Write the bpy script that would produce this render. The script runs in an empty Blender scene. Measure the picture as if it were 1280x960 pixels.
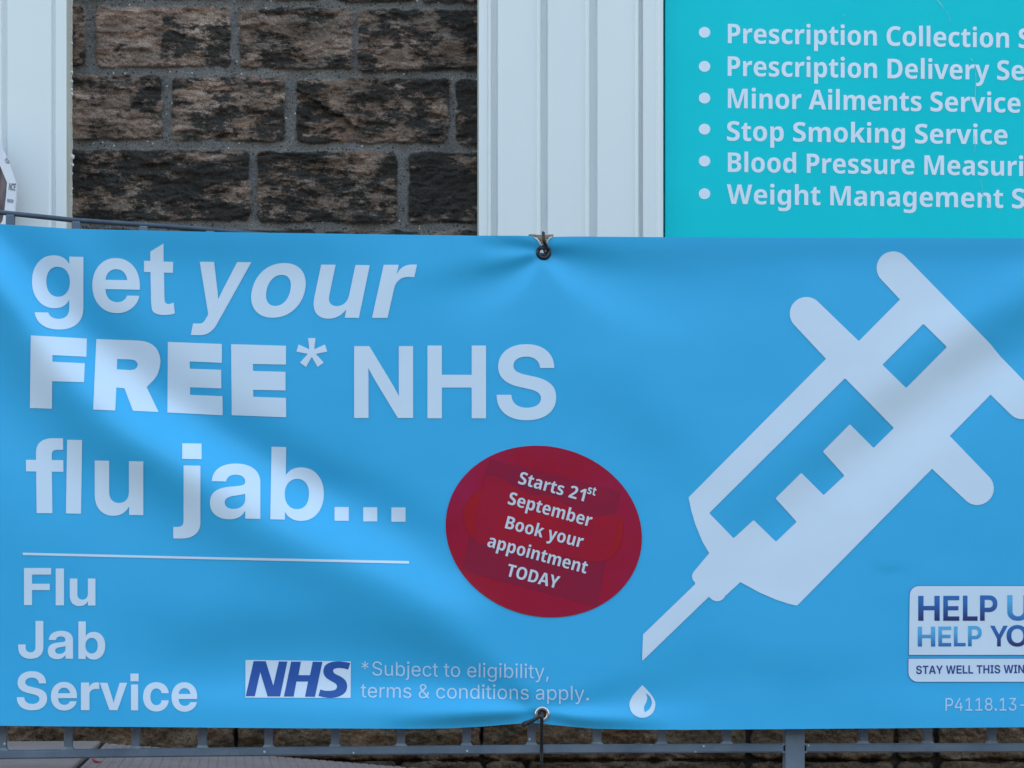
import bpy, bmesh, math, random
import numpy as np
from mathutils import Vector, Matrix
from mathutils.geometry import delaunay_2d_cdt

# ---------------------------------------------------------------- camera, sky, sun, exposure
scene = bpy.context.scene
COL = scene.collection
F_PX = 3000.0            # focal length in pixels of the 1280 px wide photograph
HORIZON = 780.0          # row of the eye level
YAW = math.radians(3.0)
EYE = Vector((0.0, 0.0, 1.55))

cam_data = bpy.data.cameras.new('camera')
cam = bpy.data.objects.new('camera', cam_data)
COL.objects.link(cam)
cam.location = EYE
cam.rotation_euler = (math.radians(90), 0, -YAW)
cam_data.sensor_width = 36.0
cam_data.sensor_fit = 'HORIZONTAL'
cam_data.lens = 36.0 * F_PX / 1280.0
cam_data.shift_y = (HORIZON - 480.0) / 1280.0
cam_data.clip_end = 3000.0
scene.camera = cam

SUN_ELEV, SUN_AZ = math.radians(52), math.radians(8)      # the sun stands behind the shop: its front is in open shade
world = bpy.data.worlds.new('World')
scene.world = world
world.use_nodes = True
wn = world.node_tree
bg = wn.nodes['Background']
sky = wn.nodes.new('ShaderNodeTexSky')
sky.sky_type = 'NISHITA'
sky.sun_disc = False
sky.sun_elevation = SUN_ELEV
sky.sun_rotation = SUN_AZ
sky.air_density = 2.15
sky.dust_density = 1.0
sky.ozone_density = 1.0
wn.links.new(sky.outputs[0], bg.inputs[0])
bg.inputs[1].default_value = 0.15

sun_data = bpy.data.lights.new('sun', 'SUN')
sun_data.energy = 3.5
sun_data.angle = math.radians(0.5)
sun_data.color = (1.0, 0.95, 0.87)
sun = bpy.data.objects.new('sun', sun_data)
COL.objects.link(sun)
sdir = Vector((math.sin(SUN_AZ) * math.cos(SUN_ELEV), math.cos(SUN_AZ) * math.cos(SUN_ELEV), math.sin(SUN_ELEV)))
sun.rotation_euler = sdir.to_track_quat('Z', 'Y').to_euler()
sun.location = (0, 12, 12)

scene.view_settings.view_transform = 'Standard'
scene.view_settings.look = 'None'
scene.view_settings.gamma = 1.0
scene.view_settings.use_curve_mapping = False
scene.view_settings.exposure = 1.69
scene.render.engine = 'CYCLES'
scene.cycles.max_bounces = 6
scene.cycles.use_denoising = True

# ---------------------------------------------------------------- sizes of the place (metres)
Y_BANNER, Y_RAIL, Y_WALL = 3.60, 3.64, 4.80
Y_PIL, Y_SIGN = 4.715, 4.735
MM = 0.001
CT, ST = math.cos(YAW), math.sin(YAW)


def W(u, v, y):
    """Point of the site on the plane at depth y that a surveyor sees along photo column u, row v (works on arrays)."""
    xc = (np.asarray(u, float) - 640.0) / F_PX
    zc = (HORIZON - np.asarray(v, float)) / F_PX
    dx, dy = ST + xc * CT, CT - xc * ST
    t = np.asarray(y, float) / dy
    return np.stack(np.broadcast_arrays(t * dx, t * dy, EYE.z + t * zc), -1)


def P(u, v, y):
    return Vector(W(u, v, y))

# ---------------------------------------------------------------- letter outlines
FONT_B = '''42 645|276,318 285,458 168,380 122,461 247,522 122,584 168,666 285,588 276,728 369,728 360,588 477,666 523,584 398,522 523,461 477,380 360,458 369,318
46 269|135,-9 101,-9q 52,40q 52,74 52,109q 101,157q 135,157 170,157q 218,109q 218,74 218,40q 170,-9q
65 713|4,0 260,728 453,728 709,0 542,0 428,354 407,424q 362,572q 337,666 378,666 351,572q 307,424q 285,354 167,0;167,158 167,279 547,279 547,158
67 726|376,-12 277,-12q 120,79q 31,248q 31,363 31,480q 120,648q 277,739q 376,739 440,739q 550,701q 634,631q 688,532q 697,471 545,471 539,503q 509,554q 466,589q 411,607q 379,607 317,607q 229,547q 182,438q 182,363 182,289q 229,181q 317,121q 379,121 411,121q 466,139q 509,174q 538,224q 545,255 697,255 688,195q 634,96q 549,26q 440,-12q
69 608|54,0 54,728 576,728 576,599 204,599 204,430 548,430 548,305 204,305 204,129 576,129 576,0
70 582|54,0 54,728 560,728 560,599 204,599 204,420 536,420 536,295 204,295 204,0
72 718|54,0 54,728 204,728 204,435 514,435 514,728 664,728 664,0 514,0 514,307 204,307 204,0
73 392|31,0 31,122 121,122 121,606 31,606 31,728 360,728 360,606 271,606 271,122 360,122 360,0
74 562|267,-11 156,-11q 29,109q 29,220 29,269 170,269 170,219 170,169q 221,116q 265,116 308,116q 359,169q 359,219 359,728 510,728 510,217 510,107q 380,-11q
75 685|163,152 163,338 188,368q 238,428q 287,487q 313,517 492,728 672,728 365,373 353,373;54,0 54,728 204,728 204,527 204,343 204,271 204,0;506,0 289,330 379,444 680,0
76 557|54,0 54,728 204,728 204,129 535,129 535,0
78 725|54,0 54,728 213,728 446,355 457,338q 490,281q 527,215q 544,184 527,146 525,179q 522,265q 521,345q 521,368 521,728 671,728 671,0 512,0 300,337 287,358q 247,426q 198,512q 171,561 198,578 201,524q 204,430q 204,358q 204,337 204,0
79 747|374,-12 276,-12q 120,80q 31,248q 31,363 31,479q 120,648q 276,739q 374,739 472,739q 627,648q 717,479q 717,363 717,248q 627,79q 472,-12q;374,121 430,121q 517,178q 566,286q 566,363 566,441q 517,550q 430,607q 374,607 318,607q 231,550q 182,441q 182,363 182,286q 231,178q 318,121q
80 631|54,0 54,728 341,728 423,728q 543,669q 608,562q 608,489 608,416q 542,308q 421,250q 339,250 138,250 138,376 332,376 372,376q 429,404q 460,454q 460,489 460,524q 429,574q 372,601q 332,601 204,601 204,0
82 650|54,0 54,728 345,728 427,728q 547,669q 612,562q 612,489 612,417q 544,311q 420,254q 337,254 144,254 144,375 336,375 376,375q 434,403q 465,454q 465,489 465,524q 433,574q 376,602q 336,602 204,602 204,0;467,0 300,329 458,329 628,0
83 652|329,-12 236,-12q 104,48q 34,160q 34,239 179,239 180,199q 217,142q 284,112q 331,112 373,112q 435,135q 469,177q 469,205 469,228q 443,263q 385,289q 339,299 262,316 154,339q 49,440q 49,518 49,584q 118,684q 242,739q 325,739 408,739q 530,683q 598,578q 600,504 460,504 456,556q 384,616q 325,616 288,616q 231,593q 199,552q 199,525 199,503q 224,470q 280,446q 324,436 394,421 452,408q 537,372q 592,321q 618,256q 618,215 618,145q 548,43q 419,-12q
84 635|22,599 22,728 613,728 613,599 393,599 393,0 243,0 243,599
85 704|352,-12 261,-12q 127,55q 53,175q 53,253 53,728 199,728 199,266 199,223q 237,156q 306,118q 352,118 399,118q 467,156q 505,223q 505,266 505,728 652,728 652,253 652,175q 577,55q 443,-12q
87 997|200,0 4,728 165,728 250,366 260,321q 279,231q 296,141q 304,96 274,96 283,141q 301,231q 321,321q 332,366 422,728 575,728 665,366 675,321q 695,231q 714,141q 723,96 692,96 700,141q 717,231q 736,321q 746,366 832,728 992,728 796,0 629,0 526,397 514,441q 493,547q 478,613 518,613 504,547q 482,441q 471,397 368,0
89 690|274,0 274,272 4,728 177,728 300,509 317,479q 349,419q 365,390 332,390 347,419q 378,479q 394,509 514,728 686,728 420,272 420,0
97 553|209,-9 157,-9q 77,25q 31,94q 31,145 31,189q 63,247q 119,283q 192,301q 233,305 280,310q 336,318q 360,335q 360,352 360,355 360,374q 340,403q 302,419q 276,419 249,419q 208,403q 185,372q 183,352 48,352 51,406q 108,484q 209,526q 280,526 333,526q 415,502q 472,456q 502,391q 502,350 502,0 361,0 361,73 359,73 346,48q 306,11q 248,-9q;248,91 283,91q 334,117q 361,161q 361,188 361,240 355,237q 334,231q 307,225q 275,219q 257,217 233,213q 193,197q 169,170q 169,149 169,131q 189,105q 224,91q
98 598|346,-11 312,-11q 254,9q 208,49q 193,79 193,79 193,0 51,0 51,728 195,728 195,444 195,444 212,472q 257,508q 314,526q 347,526 413,526q 513,459q 569,338q 569,258 569,178q 514,57q 414,-11q;309,106 344,106q 396,142q 424,210q 424,258 424,307q 396,374q 344,410q 309,410 273,410q 218,372q 188,305q 188,258 188,212q 218,144q 273,106q
99 555|287,-12 210,-12q 93,56q 28,178q 28,257 28,337q 93,459q 210,527q 287,527 338,527q 424,497q 488,443q 526,368q 529,323 390,323 387,343q 371,375q 346,398q 311,411q 289,411 253,411q 201,373q 173,305q 173,257 173,211q 201,142q 253,105q 289,105 311,105q 345,117q 370,140q 386,174q 389,194 529,194 527,149q 489,74q 425,19q 338,-12q
101 561|286,-12 208,-12q 92,57q 28,179q 28,257 28,336q 93,458q 207,527q 281,527 338,527q 431,489q 499,417q 535,319q 535,260 535,221 80,221 80,313 466,313 401,292 401,331q 372,387q 320,418q 284,418 249,418q 197,387q 168,331q 168,292 168,229 168,189q 197,129q 252,96q 290,96 319,96q 362,113q 392,142q 398,162 530,162 520,111q 452,33q 349,-12q
102 371|351,516 351,403 9,403 9,516;102,0 102,583 102,631q 139,695q 214,728q 269,728 295,728q 342,728q 351,728 351,615 345,615q 313,615q 302,615 271,615q 246,589q 246,558 246,0
103 598|294,-211 221,-211q 119,-169q 61,-94q 54,-44 192,-44 198,-64q 226,-91q 268,-105q 294,-105 347,-105q 404,-47q 404,8 404,87 404,87 389,57q 343,18q 285,0q 251,0 184,0q 84,67q 28,185q 28,262 28,339q 84,459q 185,526q 250,526 284,526q 341,508q 388,470q 404,441 404,441 404,516 547,516 547,20 547,-62q 483,-163q 369,-211q;289,115 325,115q 380,152q 410,219q 410,264 410,309q 380,376q 325,412q 289,412 254,412q 202,377q 173,311q 173,264 173,216q 202,150q 254,115q
105 246|51,0 51,516 195,516 195,0;123,580 87,580q 40,624q 40,657 40,690q 87,734q 122,734 158,734q 205,690q 205,657 205,624q 158,580q
106 246|52,516 195,516 195,-43 195,-94q 156,-166q 79,-204q 22,-204 -35,-204 -35,-90 -3,-90 26,-90q 52,-61q 52,-27;123,580 88,580q 41,624q 41,657 41,690q 88,734q 123,734 159,734q 205,690q 205,657 205,624q 158,580q
108 273|218,0 129,0q 51,65q 51,139 51,728 195,728 195,153 195,129q 214,110q 238,110 243,110q 255,110q 259,110 259,0 249,0q 228,0q
111 580|290,-12 212,-12q 94,56q 28,177q 28,257 28,338q 94,460q 212,527q 290,527 369,527q 486,460q 552,338q 552,257 552,177q 486,56q 369,-12q;290,105 325,105q 378,141q 407,210q 407,257 407,306q 378,374q 325,410q 290,410 256,410q 203,374q 173,306q 173,257 173,210q 203,141q 255,105q
114 373|51,0 51,516 190,516 190,428 191,428 205,474q 266,519q 317,519 330,519q 351,518q 359,518 359,395 351,396q 316,398q 297,398 268,398q 221,371q 195,318q 195,279 195,0
116 369|347,516 347,403 9,403 9,516;98,656 241,656 241,159 241,133q 263,113q 292,113 304,113q 338,113q 347,113 347,0 334,0q 287,0q 263,0 178,0q 98,67q 98,137
117 585|232,-11 177,-11q 96,37q 51,128q 51,193 51,516 195,516 195,219 195,168q 245,113q 290,113 319,113q 365,138q 391,189q 391,229 391,516 534,516 534,0 393,0 393,134 417,134 393,66q 303,-11q
118 554|197,0 6,516 157,516 242,261 257,215q 283,124q 296,79 262,79 275,124q 301,215q 315,261 399,516 548,516 357,0
121 554|64,-204 64,-90 129,-90 146,-90q 168,-79q 183,-56q 190,-36 204,2 6,516 157,516 243,261 258,216q 285,124q 298,79 258,79 270,124q 297,216q 312,261 399,516 548,516 321,-79 305,-122q 260,-178q 199,-204q 159,-204 135,-204q 87,-204q
32 269|'''
FONT_R = '''38 644|283,-10 211,-10q 107,43q 51,134q 51,190 51,238q 90,307q 159,367q 202,399 310,479 323,488q 354,516q 376,554q 376,579 376,614q 330,659q 291,659 263,659q 221,636q 198,597q 198,570 198,543q 223,493q 266,439q 293,406 628,0 522,0 247,331 208,378q 146,453q 110,526q 110,570 110,618q 154,692q 234,734q 288,734 343,734q 422,692q 465,621q 465,578 465,544q 440,488q 396,440q 368,419 223,311 178,278q 141,221q 141,187 141,151q 175,97q 237,67q 277,67 320,67q 400,103q 464,169q 501,263q 501,321 585,321 585,249q 552,156q 510,103q 496,89 478,67 442,28q 335,-10q
42 648|288,318 294,473 163,390 128,451 266,522 128,594 163,656 294,573 288,728 358,728 352,573 482,656 518,594 380,522 518,451 482,390 352,473 358,318
44 269|53,-175 96,102 196,102 120,-175
45 648|482,351 482,270 163,270 163,351
46 269|136,-6 109,-6q 70,32q 70,60 70,87q 109,125q 136,125 164,125q 202,87q 202,60 202,32q 164,-6q
49 648|110,0 110,78 560,78 560,0;396,728 396,0 305,0 305,642 300,642 124,511 124,611 282,728
51 648|310,-10 244,-10q 134,36q 65,123q 61,184 156,184 160,147q 202,97q 270,72q 311,72 355,72q 427,102q 468,162q 468,206 468,245q 432,311q 352,352q 286,352 226,352 226,426 410,640 410,646 97,646 97,728 532,728 532,660 303,396 303,411 382,419q 498,365q 561,266q 561,205 561,143q 496,45q 383,-10q
52 648|59,148 59,224 349,728 440,728 157,235 157,229 589,229 589,148;402,0 402,170 402,206 402,454 490,454 490,0
56 648|324,-10 250,-10q 137,42q 74,134q 74,193 74,239q 111,318q 176,371q 216,378 216,382 163,396q 101,486q 101,544 101,600q 158,687q 259,737q 324,737 388,737q 488,687q 546,600q 546,544 546,486q 483,396q 432,382 432,378 471,371q 536,318q 574,239q 574,193 574,134q 510,42q 397,-10q;324,71 372,71q 442,103q 481,160q 481,198 481,239q 440,301q 369,336q 324,336 278,336q 207,301q 166,239q 166,198 166,160q 204,103q 275,71q;324,414 362,414q 422,445q 457,500q 457,537 457,574q 423,627q 363,657q 324,657 284,657q 224,627q 190,574q 190,537 190,500q 224,445q 285,414q
80 639|88,0 88,728 337,728 422,728q 532,666q 585,561q 585,496 585,431q 532,326q 422,263q 337,263 161,263 161,345 333,345 391,345q 461,384q 493,453q 493,496 493,539q 461,607q 390,646q 332,646 181,646 181,0
83 642|321,-13 242,-13q 126,38q 61,129q 57,190 152,190 156,149q 204,96q 278,70q 321,70 370,70q 449,103q 495,161q 495,200 495,235q 455,279q 390,307q 351,318 263,343 175,368q 77,460q 77,533 77,594q 144,687q 257,737q 327,737 399,737q 509,687q 573,599q 575,544 484,544 478,597q 389,655q 324,655 277,655q 207,625q 167,571q 167,537 167,499q 215,453q 280,427q 306,419 379,399 408,392q 479,364q 543,319q 585,249q 585,198 585,139q 523,43q 405,-13q
97 562|230,-13 178,-13q 94,26q 44,102q 44,155 44,202q 81,261q 143,294q 218,311q 256,316 305,322q 367,329q 396,346q 396,366 396,369 396,403q 371,450q 320,476q 282,476 243,476q 188,451q 153,415q 144,396 60,423 81,473q 152,529q 238,553q 280,553 307,553q 377,540q 442,500q 484,424q 484,360 484,0 398,0 398,74 392,74 383,55q 342,15q 276,-13q;245,65 294,65q 361,103q 396,164q 396,197 396,273 391,267q 355,256q 309,249q 265,243q 252,242 221,238q 166,219q 132,182q 132,151 132,123q 162,84q 212,65q
98 612|331,-12 279,-12q 215,24q 181,69q 172,84 162,84 162,0 77,0 77,728 165,728 165,458 172,458 181,473q 214,518q 277,553q 330,553 398,553q 502,484q 562,358q 562,271 562,185q 503,58q 399,-12q;317,67 369,67q 438,122q 472,215q 472,272 472,329q 438,420q 369,474q 317,474 267,474q 199,423q 164,333q 164,272 164,212q 199,119q 268,67q
99 571|299,-12 225,-12q 113,59q 51,186q 51,270 51,355q 113,482q 225,553q 299,553 339,553q 409,532q 467,494q 509,438q 521,402 436,378 430,399q 406,434q 371,460q 326,474q 299,474 245,474q 174,417q 140,324q 140,270 140,216q 174,124q 245,67q 299,67 327,67q 373,82q 408,108q 433,146q 438,167 522,144 512,107q 469,50q 411,9q 339,-12q
100 612|282,-12 214,-12q 109,58q 51,185q 51,271 51,358q 110,484q 214,553q 282,553 335,553q 398,518q 432,473q 440,458 447,458 447,728 535,728 535,0 450,0 450,84 440,84 432,69q 397,24q 334,-12q;295,67 345,67q 413,119q 448,212q 448,272 448,333q 414,423q 345,474q 295,474 243,474q 174,420q 140,329q 140,272 140,215q 175,122q 244,67q
101 583|307,-12 228,-12q 113,59q 51,185q 51,269 51,353q 111,480q 222,553q 296,553 340,553q 424,524q 493,460q 534,355q 534,280 534,243 110,243 110,317 487,317 446,290 446,344q 412,427q 346,475q 296,475 247,475q 177,426q 140,349q 140,304 140,255 140,194q 182,110q 257,66q 307,66 339,66q 392,85q 430,123q 440,150 525,127 513,86q 452,23q 363,-12q
103 613|298,-216 238,-216q 149,-185q 91,-134q 74,-104 145,-59 157,-74q 191,-112q 250,-139q 298,-139 364,-139q 448,-77q 448,-9 448,100 440,100 431,84q 397,42q 334,9q 281,9 216,9q 111,71q 51,190q 51,275 51,360q 110,484q 215,553q 283,553 336,553q 399,518q 433,473q 442,458 451,458 451,546 536,546 536,-14 536,-84q 473,-174q 365,-216q;296,87 346,87q 414,132q 449,218q 449,277 449,335q 415,424q 346,474q 296,474 244,474q 175,421q 140,332q 140,277 140,221q 175,135q 245,87q
105 242|77,0 77,546 165,546 165,0;122,635 97,635q 61,669q 61,693 61,718q 97,751q 122,751 147,751q 183,718q 183,693 183,669q 147,635q
106 242|77,546 165,546 165,-39 166,-91q 129,-165q 58,-204q 5,-204 -13,-204 -13,-123 3,-123 42,-123q 77,-80q 77,-39;121,635 96,635q 60,669q 60,693 60,718q 96,751q 121,751 146,751q 183,718q 183,693 183,669q 146,635q
108 275|200,-4 138,-4q 77,62q 77,121 77,728 165,728 165,143 165,105q 183,75q 210,75 225,75q 239,77q 246,79 263,4 251,1q 217,-4q
109 876|77,0 77,546 163,546 163,424 156,424 167,468q 216,526q 281,556q 316,556 375,556q 449,482q 460,423 448,423 458,464q 510,523q 583,556q 627,556 674,556q 752,515q 799,432q 799,368 799,0 711,0 711,366 711,425q 645,476q 601,476 564,476q 511,445q 482,391q 482,356 482,0 394,0 394,375 394,420q 333,476q 287,476 255,476q 199,446q 165,387q 165,344 165,0
110 591|165,327 165,0 77,0 77,546 162,546 162,414 150,414 175,489q 267,553q 329,553 384,553q 467,507q 514,416q 514,347 514,0 426,0 426,339 426,402q 360,474q 303,474 264,474q 201,439q 165,374q
111 600|299,-12 225,-12q 113,59q 51,186q 51,270 51,355q 113,482q 225,553q 299,553 374,553q 486,482q 549,355q 549,270 549,186q 486,59q 374,-12q;299,67 354,67q 426,124q 460,216q 460,270 460,324q 426,417q 354,474q 299,474 245,474q 174,417q 140,324q 140,270 140,216q 174,124q 245,67q
112 612|77,-204 77,546 162,546 162,458 172,458 181,473q 214,518q 277,553q 330,553 398,553q 502,484q 562,358q 562,271 562,185q 503,58q 399,-12q 331,-12 279,-12q 215,24q 181,69q 172,84 165,84 165,-204;317,67 369,67q 438,122q 472,215q 472,272 472,329q 438,420q 369,474q 317,474 267,474q 199,423q 164,333q 164,272 164,212q 199,119q 268,67q
114 376|77,0 77,546 162,546 162,462 168,462 183,503q 261,554q 310,554 319,554q 346,553q 354,552 354,464 350,465q 319,469q 301,469 262,469q 200,436q 165,379q 165,342 165,0
115 528|263,-12 207,-12q 119,21q 62,85q 53,132 136,152 148,107q 213,65q 262,65 319,65q 387,114q 387,148 387,176q 347,214q 307,223 216,245 142,262q 69,336q 69,394 69,440q 122,512q 213,553q 271,553 328,553q 406,519q 456,460q 468,421 388,401 377,430q 325,478q 272,478 223,478q 158,433q 158,399 158,369q 202,332q 250,321 333,301 407,284q 478,210q 478,154 478,106q 424,31q 327,-12q
116 327|292,546 292,471 10,471 10,546;92,676 180,676 180,142 180,105q 209,71q 244,71 252,71q 278,75q 289,77 307,3 293,-2q 259,-7q 242,-7 171,-7q 92,68q 92,135
117 591|262,-7 207,-7q 124,39q 77,130q 77,199 77,546 165,546 165,207 165,144q 231,72q 289,72 328,72q 390,106q 426,172q 426,219 426,546 514,546 514,0 429,0 429,132 441,132 416,56q 322,-7q
121 562|68,-198 91,-122 100,-124 127,-131q 171,-125q 206,-87q 219,-48 235,-3 26,546 123,546 239,222 257,171q 283,72q 297,25 265,25 279,72q 305,172q 323,222 440,546 536,546 296,-82 279,-125q 233,-181q 171,-208q 133,-208 109,-208q 75,-201q
32 269|'''
FONT_N = '''65 692|527,0 472,168 220,168 165,0 0,0 251,717 439,717 692,0;387,451 383,466q 366,526q 350,589q 345,609 341,586q 326,526q 312,470q 307,451 256,296 437,296
66 665|316,714 463,714q 597,627q 597,536 597,491q 564,426q 509,386q 476,379 476,374 511,367q 575,331q 615,263q 615,207 615,142q 551,49q 434,0q 352,0 85,0 85,714;324,428 390,428q 440,476q 440,515 440,556q 381,595q 317,595 238,595 238,428;238,313 238,121 335,121 403,121q 456,176q 456,219 456,246q 433,288q 378,313q 330,313
67 642|398,597 355,597q 286,564q 238,501q 213,412q 213,355 213,280q 255,173q 340,117q 404,117 451,117q 538,139q 582,156 582,26 537,7q 444,-10q 387,-10 273,-10q 126,81q 55,247q 55,356 55,437q 100,572q 188,670q 316,724q 400,724 453,724q 562,701q 611,677 561,555 525,572q 444,597q
68 732|678,369 678,246q 586,82q 419,0q 303,0 85,0 85,714 321,714 434,714q 593,635q 678,481q;518,363 518,440q 473,540q 383,589q 317,589 238,589 238,126 302,126 412,126q 518,244q
77 944|397,0 217,558 213,558 215,538q 218,472q 221,395q 221,358 221,0 85,0 85,714 293,714 470,177 474,177 651,714 859,714 859,0 716,0 716,362 716,397q 718,470q 722,536q 723,557 719,557 538,0
80 621|309,714 447,714q 579,599q 579,494 579,447q 551,361q 486,292q 380,253q 303,253 238,253 238,0 85,0 85,714;304,589 238,589 238,379 289,379 331,379q 392,400q 425,449q 425,489 425,537q 366,589q
83 566|528,207 528,147q 467,48q 348,-10q 257,-10 212,-10q 139,-1q 76,17q 47,31 47,169 96,145q 210,116q 261,116 300,116q 350,136q 375,171q 375,193 375,219q 347,253q 285,286q 231,308 174,332q 95,387q 53,467q 53,526 53,590q 117,678q 231,724q 306,724 372,724q 479,697q 521,677 474,556 432,575q 343,599q 302,599 269,599q 226,582q 205,551q 205,531 205,506q 233,472q 297,438q 352,415 408,392q 486,337q 528,263q
87 996|982,714 801,0 626,0 531,372 527,386q 517,429q 507,477q 499,520q 498,534 496,520q 489,477q 479,429q 469,386q 465,371 370,0 196,0 14,714 164,714 255,326 259,309q 269,261q 279,210q 288,162q 290,144 294,170q 304,234q 318,300q 332,359q 337,381 425,714 570,714 659,380 664,358q 678,298q 692,232q 703,168q 706,144 709,169q 722,236q 736,302q 741,325 832,714
97 599|317,556 420,556q 528,459q 528,364 528,0 423,0 394,74 390,74 367,45q 318,7q 254,-10q 208,-10 160,-10q 84,27q 40,103q 40,161 40,247q 164,333q 287,338 378,341 378,358 378,407q 334,446q 294,446 257,446q 179,422q 141,405 97,508 140,530q 251,556q;321,250 250,248q 194,206q 194,168 194,133q 233,100q 266,100 313,100q 378,156q 378,208 378,253
99 516|311,-10 232,-10q 113,49q 47,174q 47,270 47,371q 119,497q 243,556q 322,556 370,556q 455,536q 488,519 443,405 413,418q 352,435q 322,435 283,435q 229,399q 201,326q 201,271 201,217q 229,147q 283,112q 320,112 363,112q 439,135q 473,154 473,31 442,12q 364,-10q
100 632|252,-10 162,-10q 47,133q 47,272 47,413q 163,556q 257,556 296,556q 353,535q 395,499q 410,476 415,476 412,494q 407,559q 407,586 407,760 559,760 559,0 443,0 413,71 407,71 393,48q 351,12q 292,-10q;305,111 367,111q 417,182q 417,255 417,271 417,350q 369,434q 304,434 255,434q 200,350q 200,270 200,190q 255,111q
101 597|306,556 382,556q 492,499q 551,388q 551,308 551,235 200,235 202,173q 274,102q 341,102 392,102q 476,122q 520,142 520,29 480,9q 391,-10q 325,-10 244,-10q 119,50q 47,175q 47,269 47,365q 112,492q 229,556q;310,449 265,449q 209,392q 204,336 410,336 410,369q 388,419q 343,449q
103 632|255,556 312,556q 388,513q 413,477 417,477 431,546 559,546 559,-4 559,-81q 499,-186q 378,-240q 285,-240 222,-240q 122,-225q 78,-207 78,-79 123,-99q 218,-121q 280,-121 343,-121q 408,-63q 408,-12 408,3 408,15q 411,55q 413,70 408,70 385,34q 310,-10q 254,-10 160,-10q 47,136q 47,272 47,408q 161,556q;304,437 271,437q 224,399q 201,325q 201,270 201,188q 254,108q 307,108 337,108q 379,126q 405,161q 418,215q 418,252 418,274 418,329q 396,401q 346,437q
104 650|224,607 224,563q 219,496q 217,476 225,476 243,505q 291,539q 350,556q 383,556 442,556q 530,514q 579,427q 579,356 579,0 428,0 428,318 428,377q 386,436q 341,436 297,436q 246,394q 224,314q 224,256 224,0 73,0 73,760 224,760
105 299|225,546 225,0 74,0 74,546;150,761 183,761q 232,730q 232,687 232,646q 183,614q 150,614 116,614q 68,646q 68,687 68,730q 116,761q
107 610|224,423 224,396q 220,326q 216,297 220,297 227,308q 249,338q 272,370q 281,381 423,546 594,546 392,314 607,0 432,0 286,218 224,169 224,0 73,0 73,760 224,760
108 298|224,0 73,0 73,760 224,760
109 975|714,556 808,556q 904,462q 904,356 904,0 754,0 754,318 754,381q 712,436q 670,436 612,436q 564,351q 564,273 564,0 413,0 413,318 413,359q 395,411q 359,436q 331,436 290,436q 243,394q 224,314q 224,256 224,0 73,0 73,546 189,546 211,476 216,476 232,501q 279,537q 341,556q 379,556 440,556q 521,514q 544,474 549,474 576,515q 662,556q
110 650|385,556 475,556q 579,462q 579,356 579,0 429,0 429,318 429,377q 387,436q 341,436 273,436q 224,343q 224,256 224,0 73,0 73,546 189,546 210,473 216,473 234,500q 285,537q 348,556q
111 625|577,274 577,206q 540,100q 471,28q 373,-10q 311,-10 253,-10q 157,28q 87,100q 47,206q 47,274 47,365q 111,491q 231,556q 314,556 391,556q 509,491q 577,365q;201,274 201,221q 224,145q 273,105q 313,105 352,105q 401,145q 423,221q 423,274 423,328q 400,402q 352,441q 312,441 254,441q 201,355q
112 632|379,556 474,556q 584,413q 584,274 584,182q 531,54q 437,-10q 375,-10 335,-10q 277,11q 238,42q 224,59 218,59 220,41q 224,-6q 224,-31 224,-240 73,-240 73,546 196,546 217,475 224,475 239,498q 280,534q 339,556q;329,436 291,436q 245,404q 225,340q 224,291 224,275 224,223q 243,150q 290,112q 330,112 364,112q 409,150q 431,223q 431,276 431,357q 380,436q
114 447|375,556 390,556q 425,553q 435,550 420,409 409,411q 379,415q 358,415 335,415q 288,401q 248,369q 224,317q 224,277 224,0 73,0 73,546 188,546 210,454 217,454 233,483q 281,529q 341,556q
115 502|460,161 460,109q 411,32q 311,-10q 234,-10 176,-10q 88,5q 47,22 47,147 91,126q 193,102q 230,102 276,102q 317,128q 317,150 317,165q 296,189q 243,215q 194,234 145,254q 79,297q 46,357q 46,402 46,477q 165,556q 263,556 316,556q 407,534q 454,514 410,411 372,428q 292,450q 261,450 227,450q 189,429q 189,410 189,396q 210,374q 263,350q 311,331 360,312q 427,269q 460,208q
116 421|309,110 332,110q 375,120q 394,126 394,15 370,4q 307,-10q 264,-10 215,-10q 138,22q 93,101q 93,172 93,433 22,433 22,497 104,547 148,662 244,662 244,546 387,546 387,433 244,433 244,181 244,145q 279,110q
117 650|576,546 576,0 460,0 441,70 432,70 415,42q 362,6q 299,-10q 264,-10 206,-10q 119,32q 70,120q 70,190 70,546 222,546 222,228 222,170q 263,111q 308,111 354,111q 405,152q 425,232q 425,290 425,546
118 571|208,0 0,546 158,546 260,224 264,213q 273,181q 281,147q 282,134 286,134 287,147q 295,180q 305,212q 309,223 413,546 571,546 363,0
121 571|0,546 159,546 262,234 267,219q 276,188q 283,156q 285,141 289,141 292,162q 307,212q 314,234 415,546 571,546 347,-50 325,-111q 264,-196q 176,-240q 111,-240 86,-240q 48,-235q 35,-232 35,-113 46,-115q 77,-119q 94,-119 125,-119q 167,-94q 195,-53q 205,-27 217,4
32 260|'''
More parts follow.
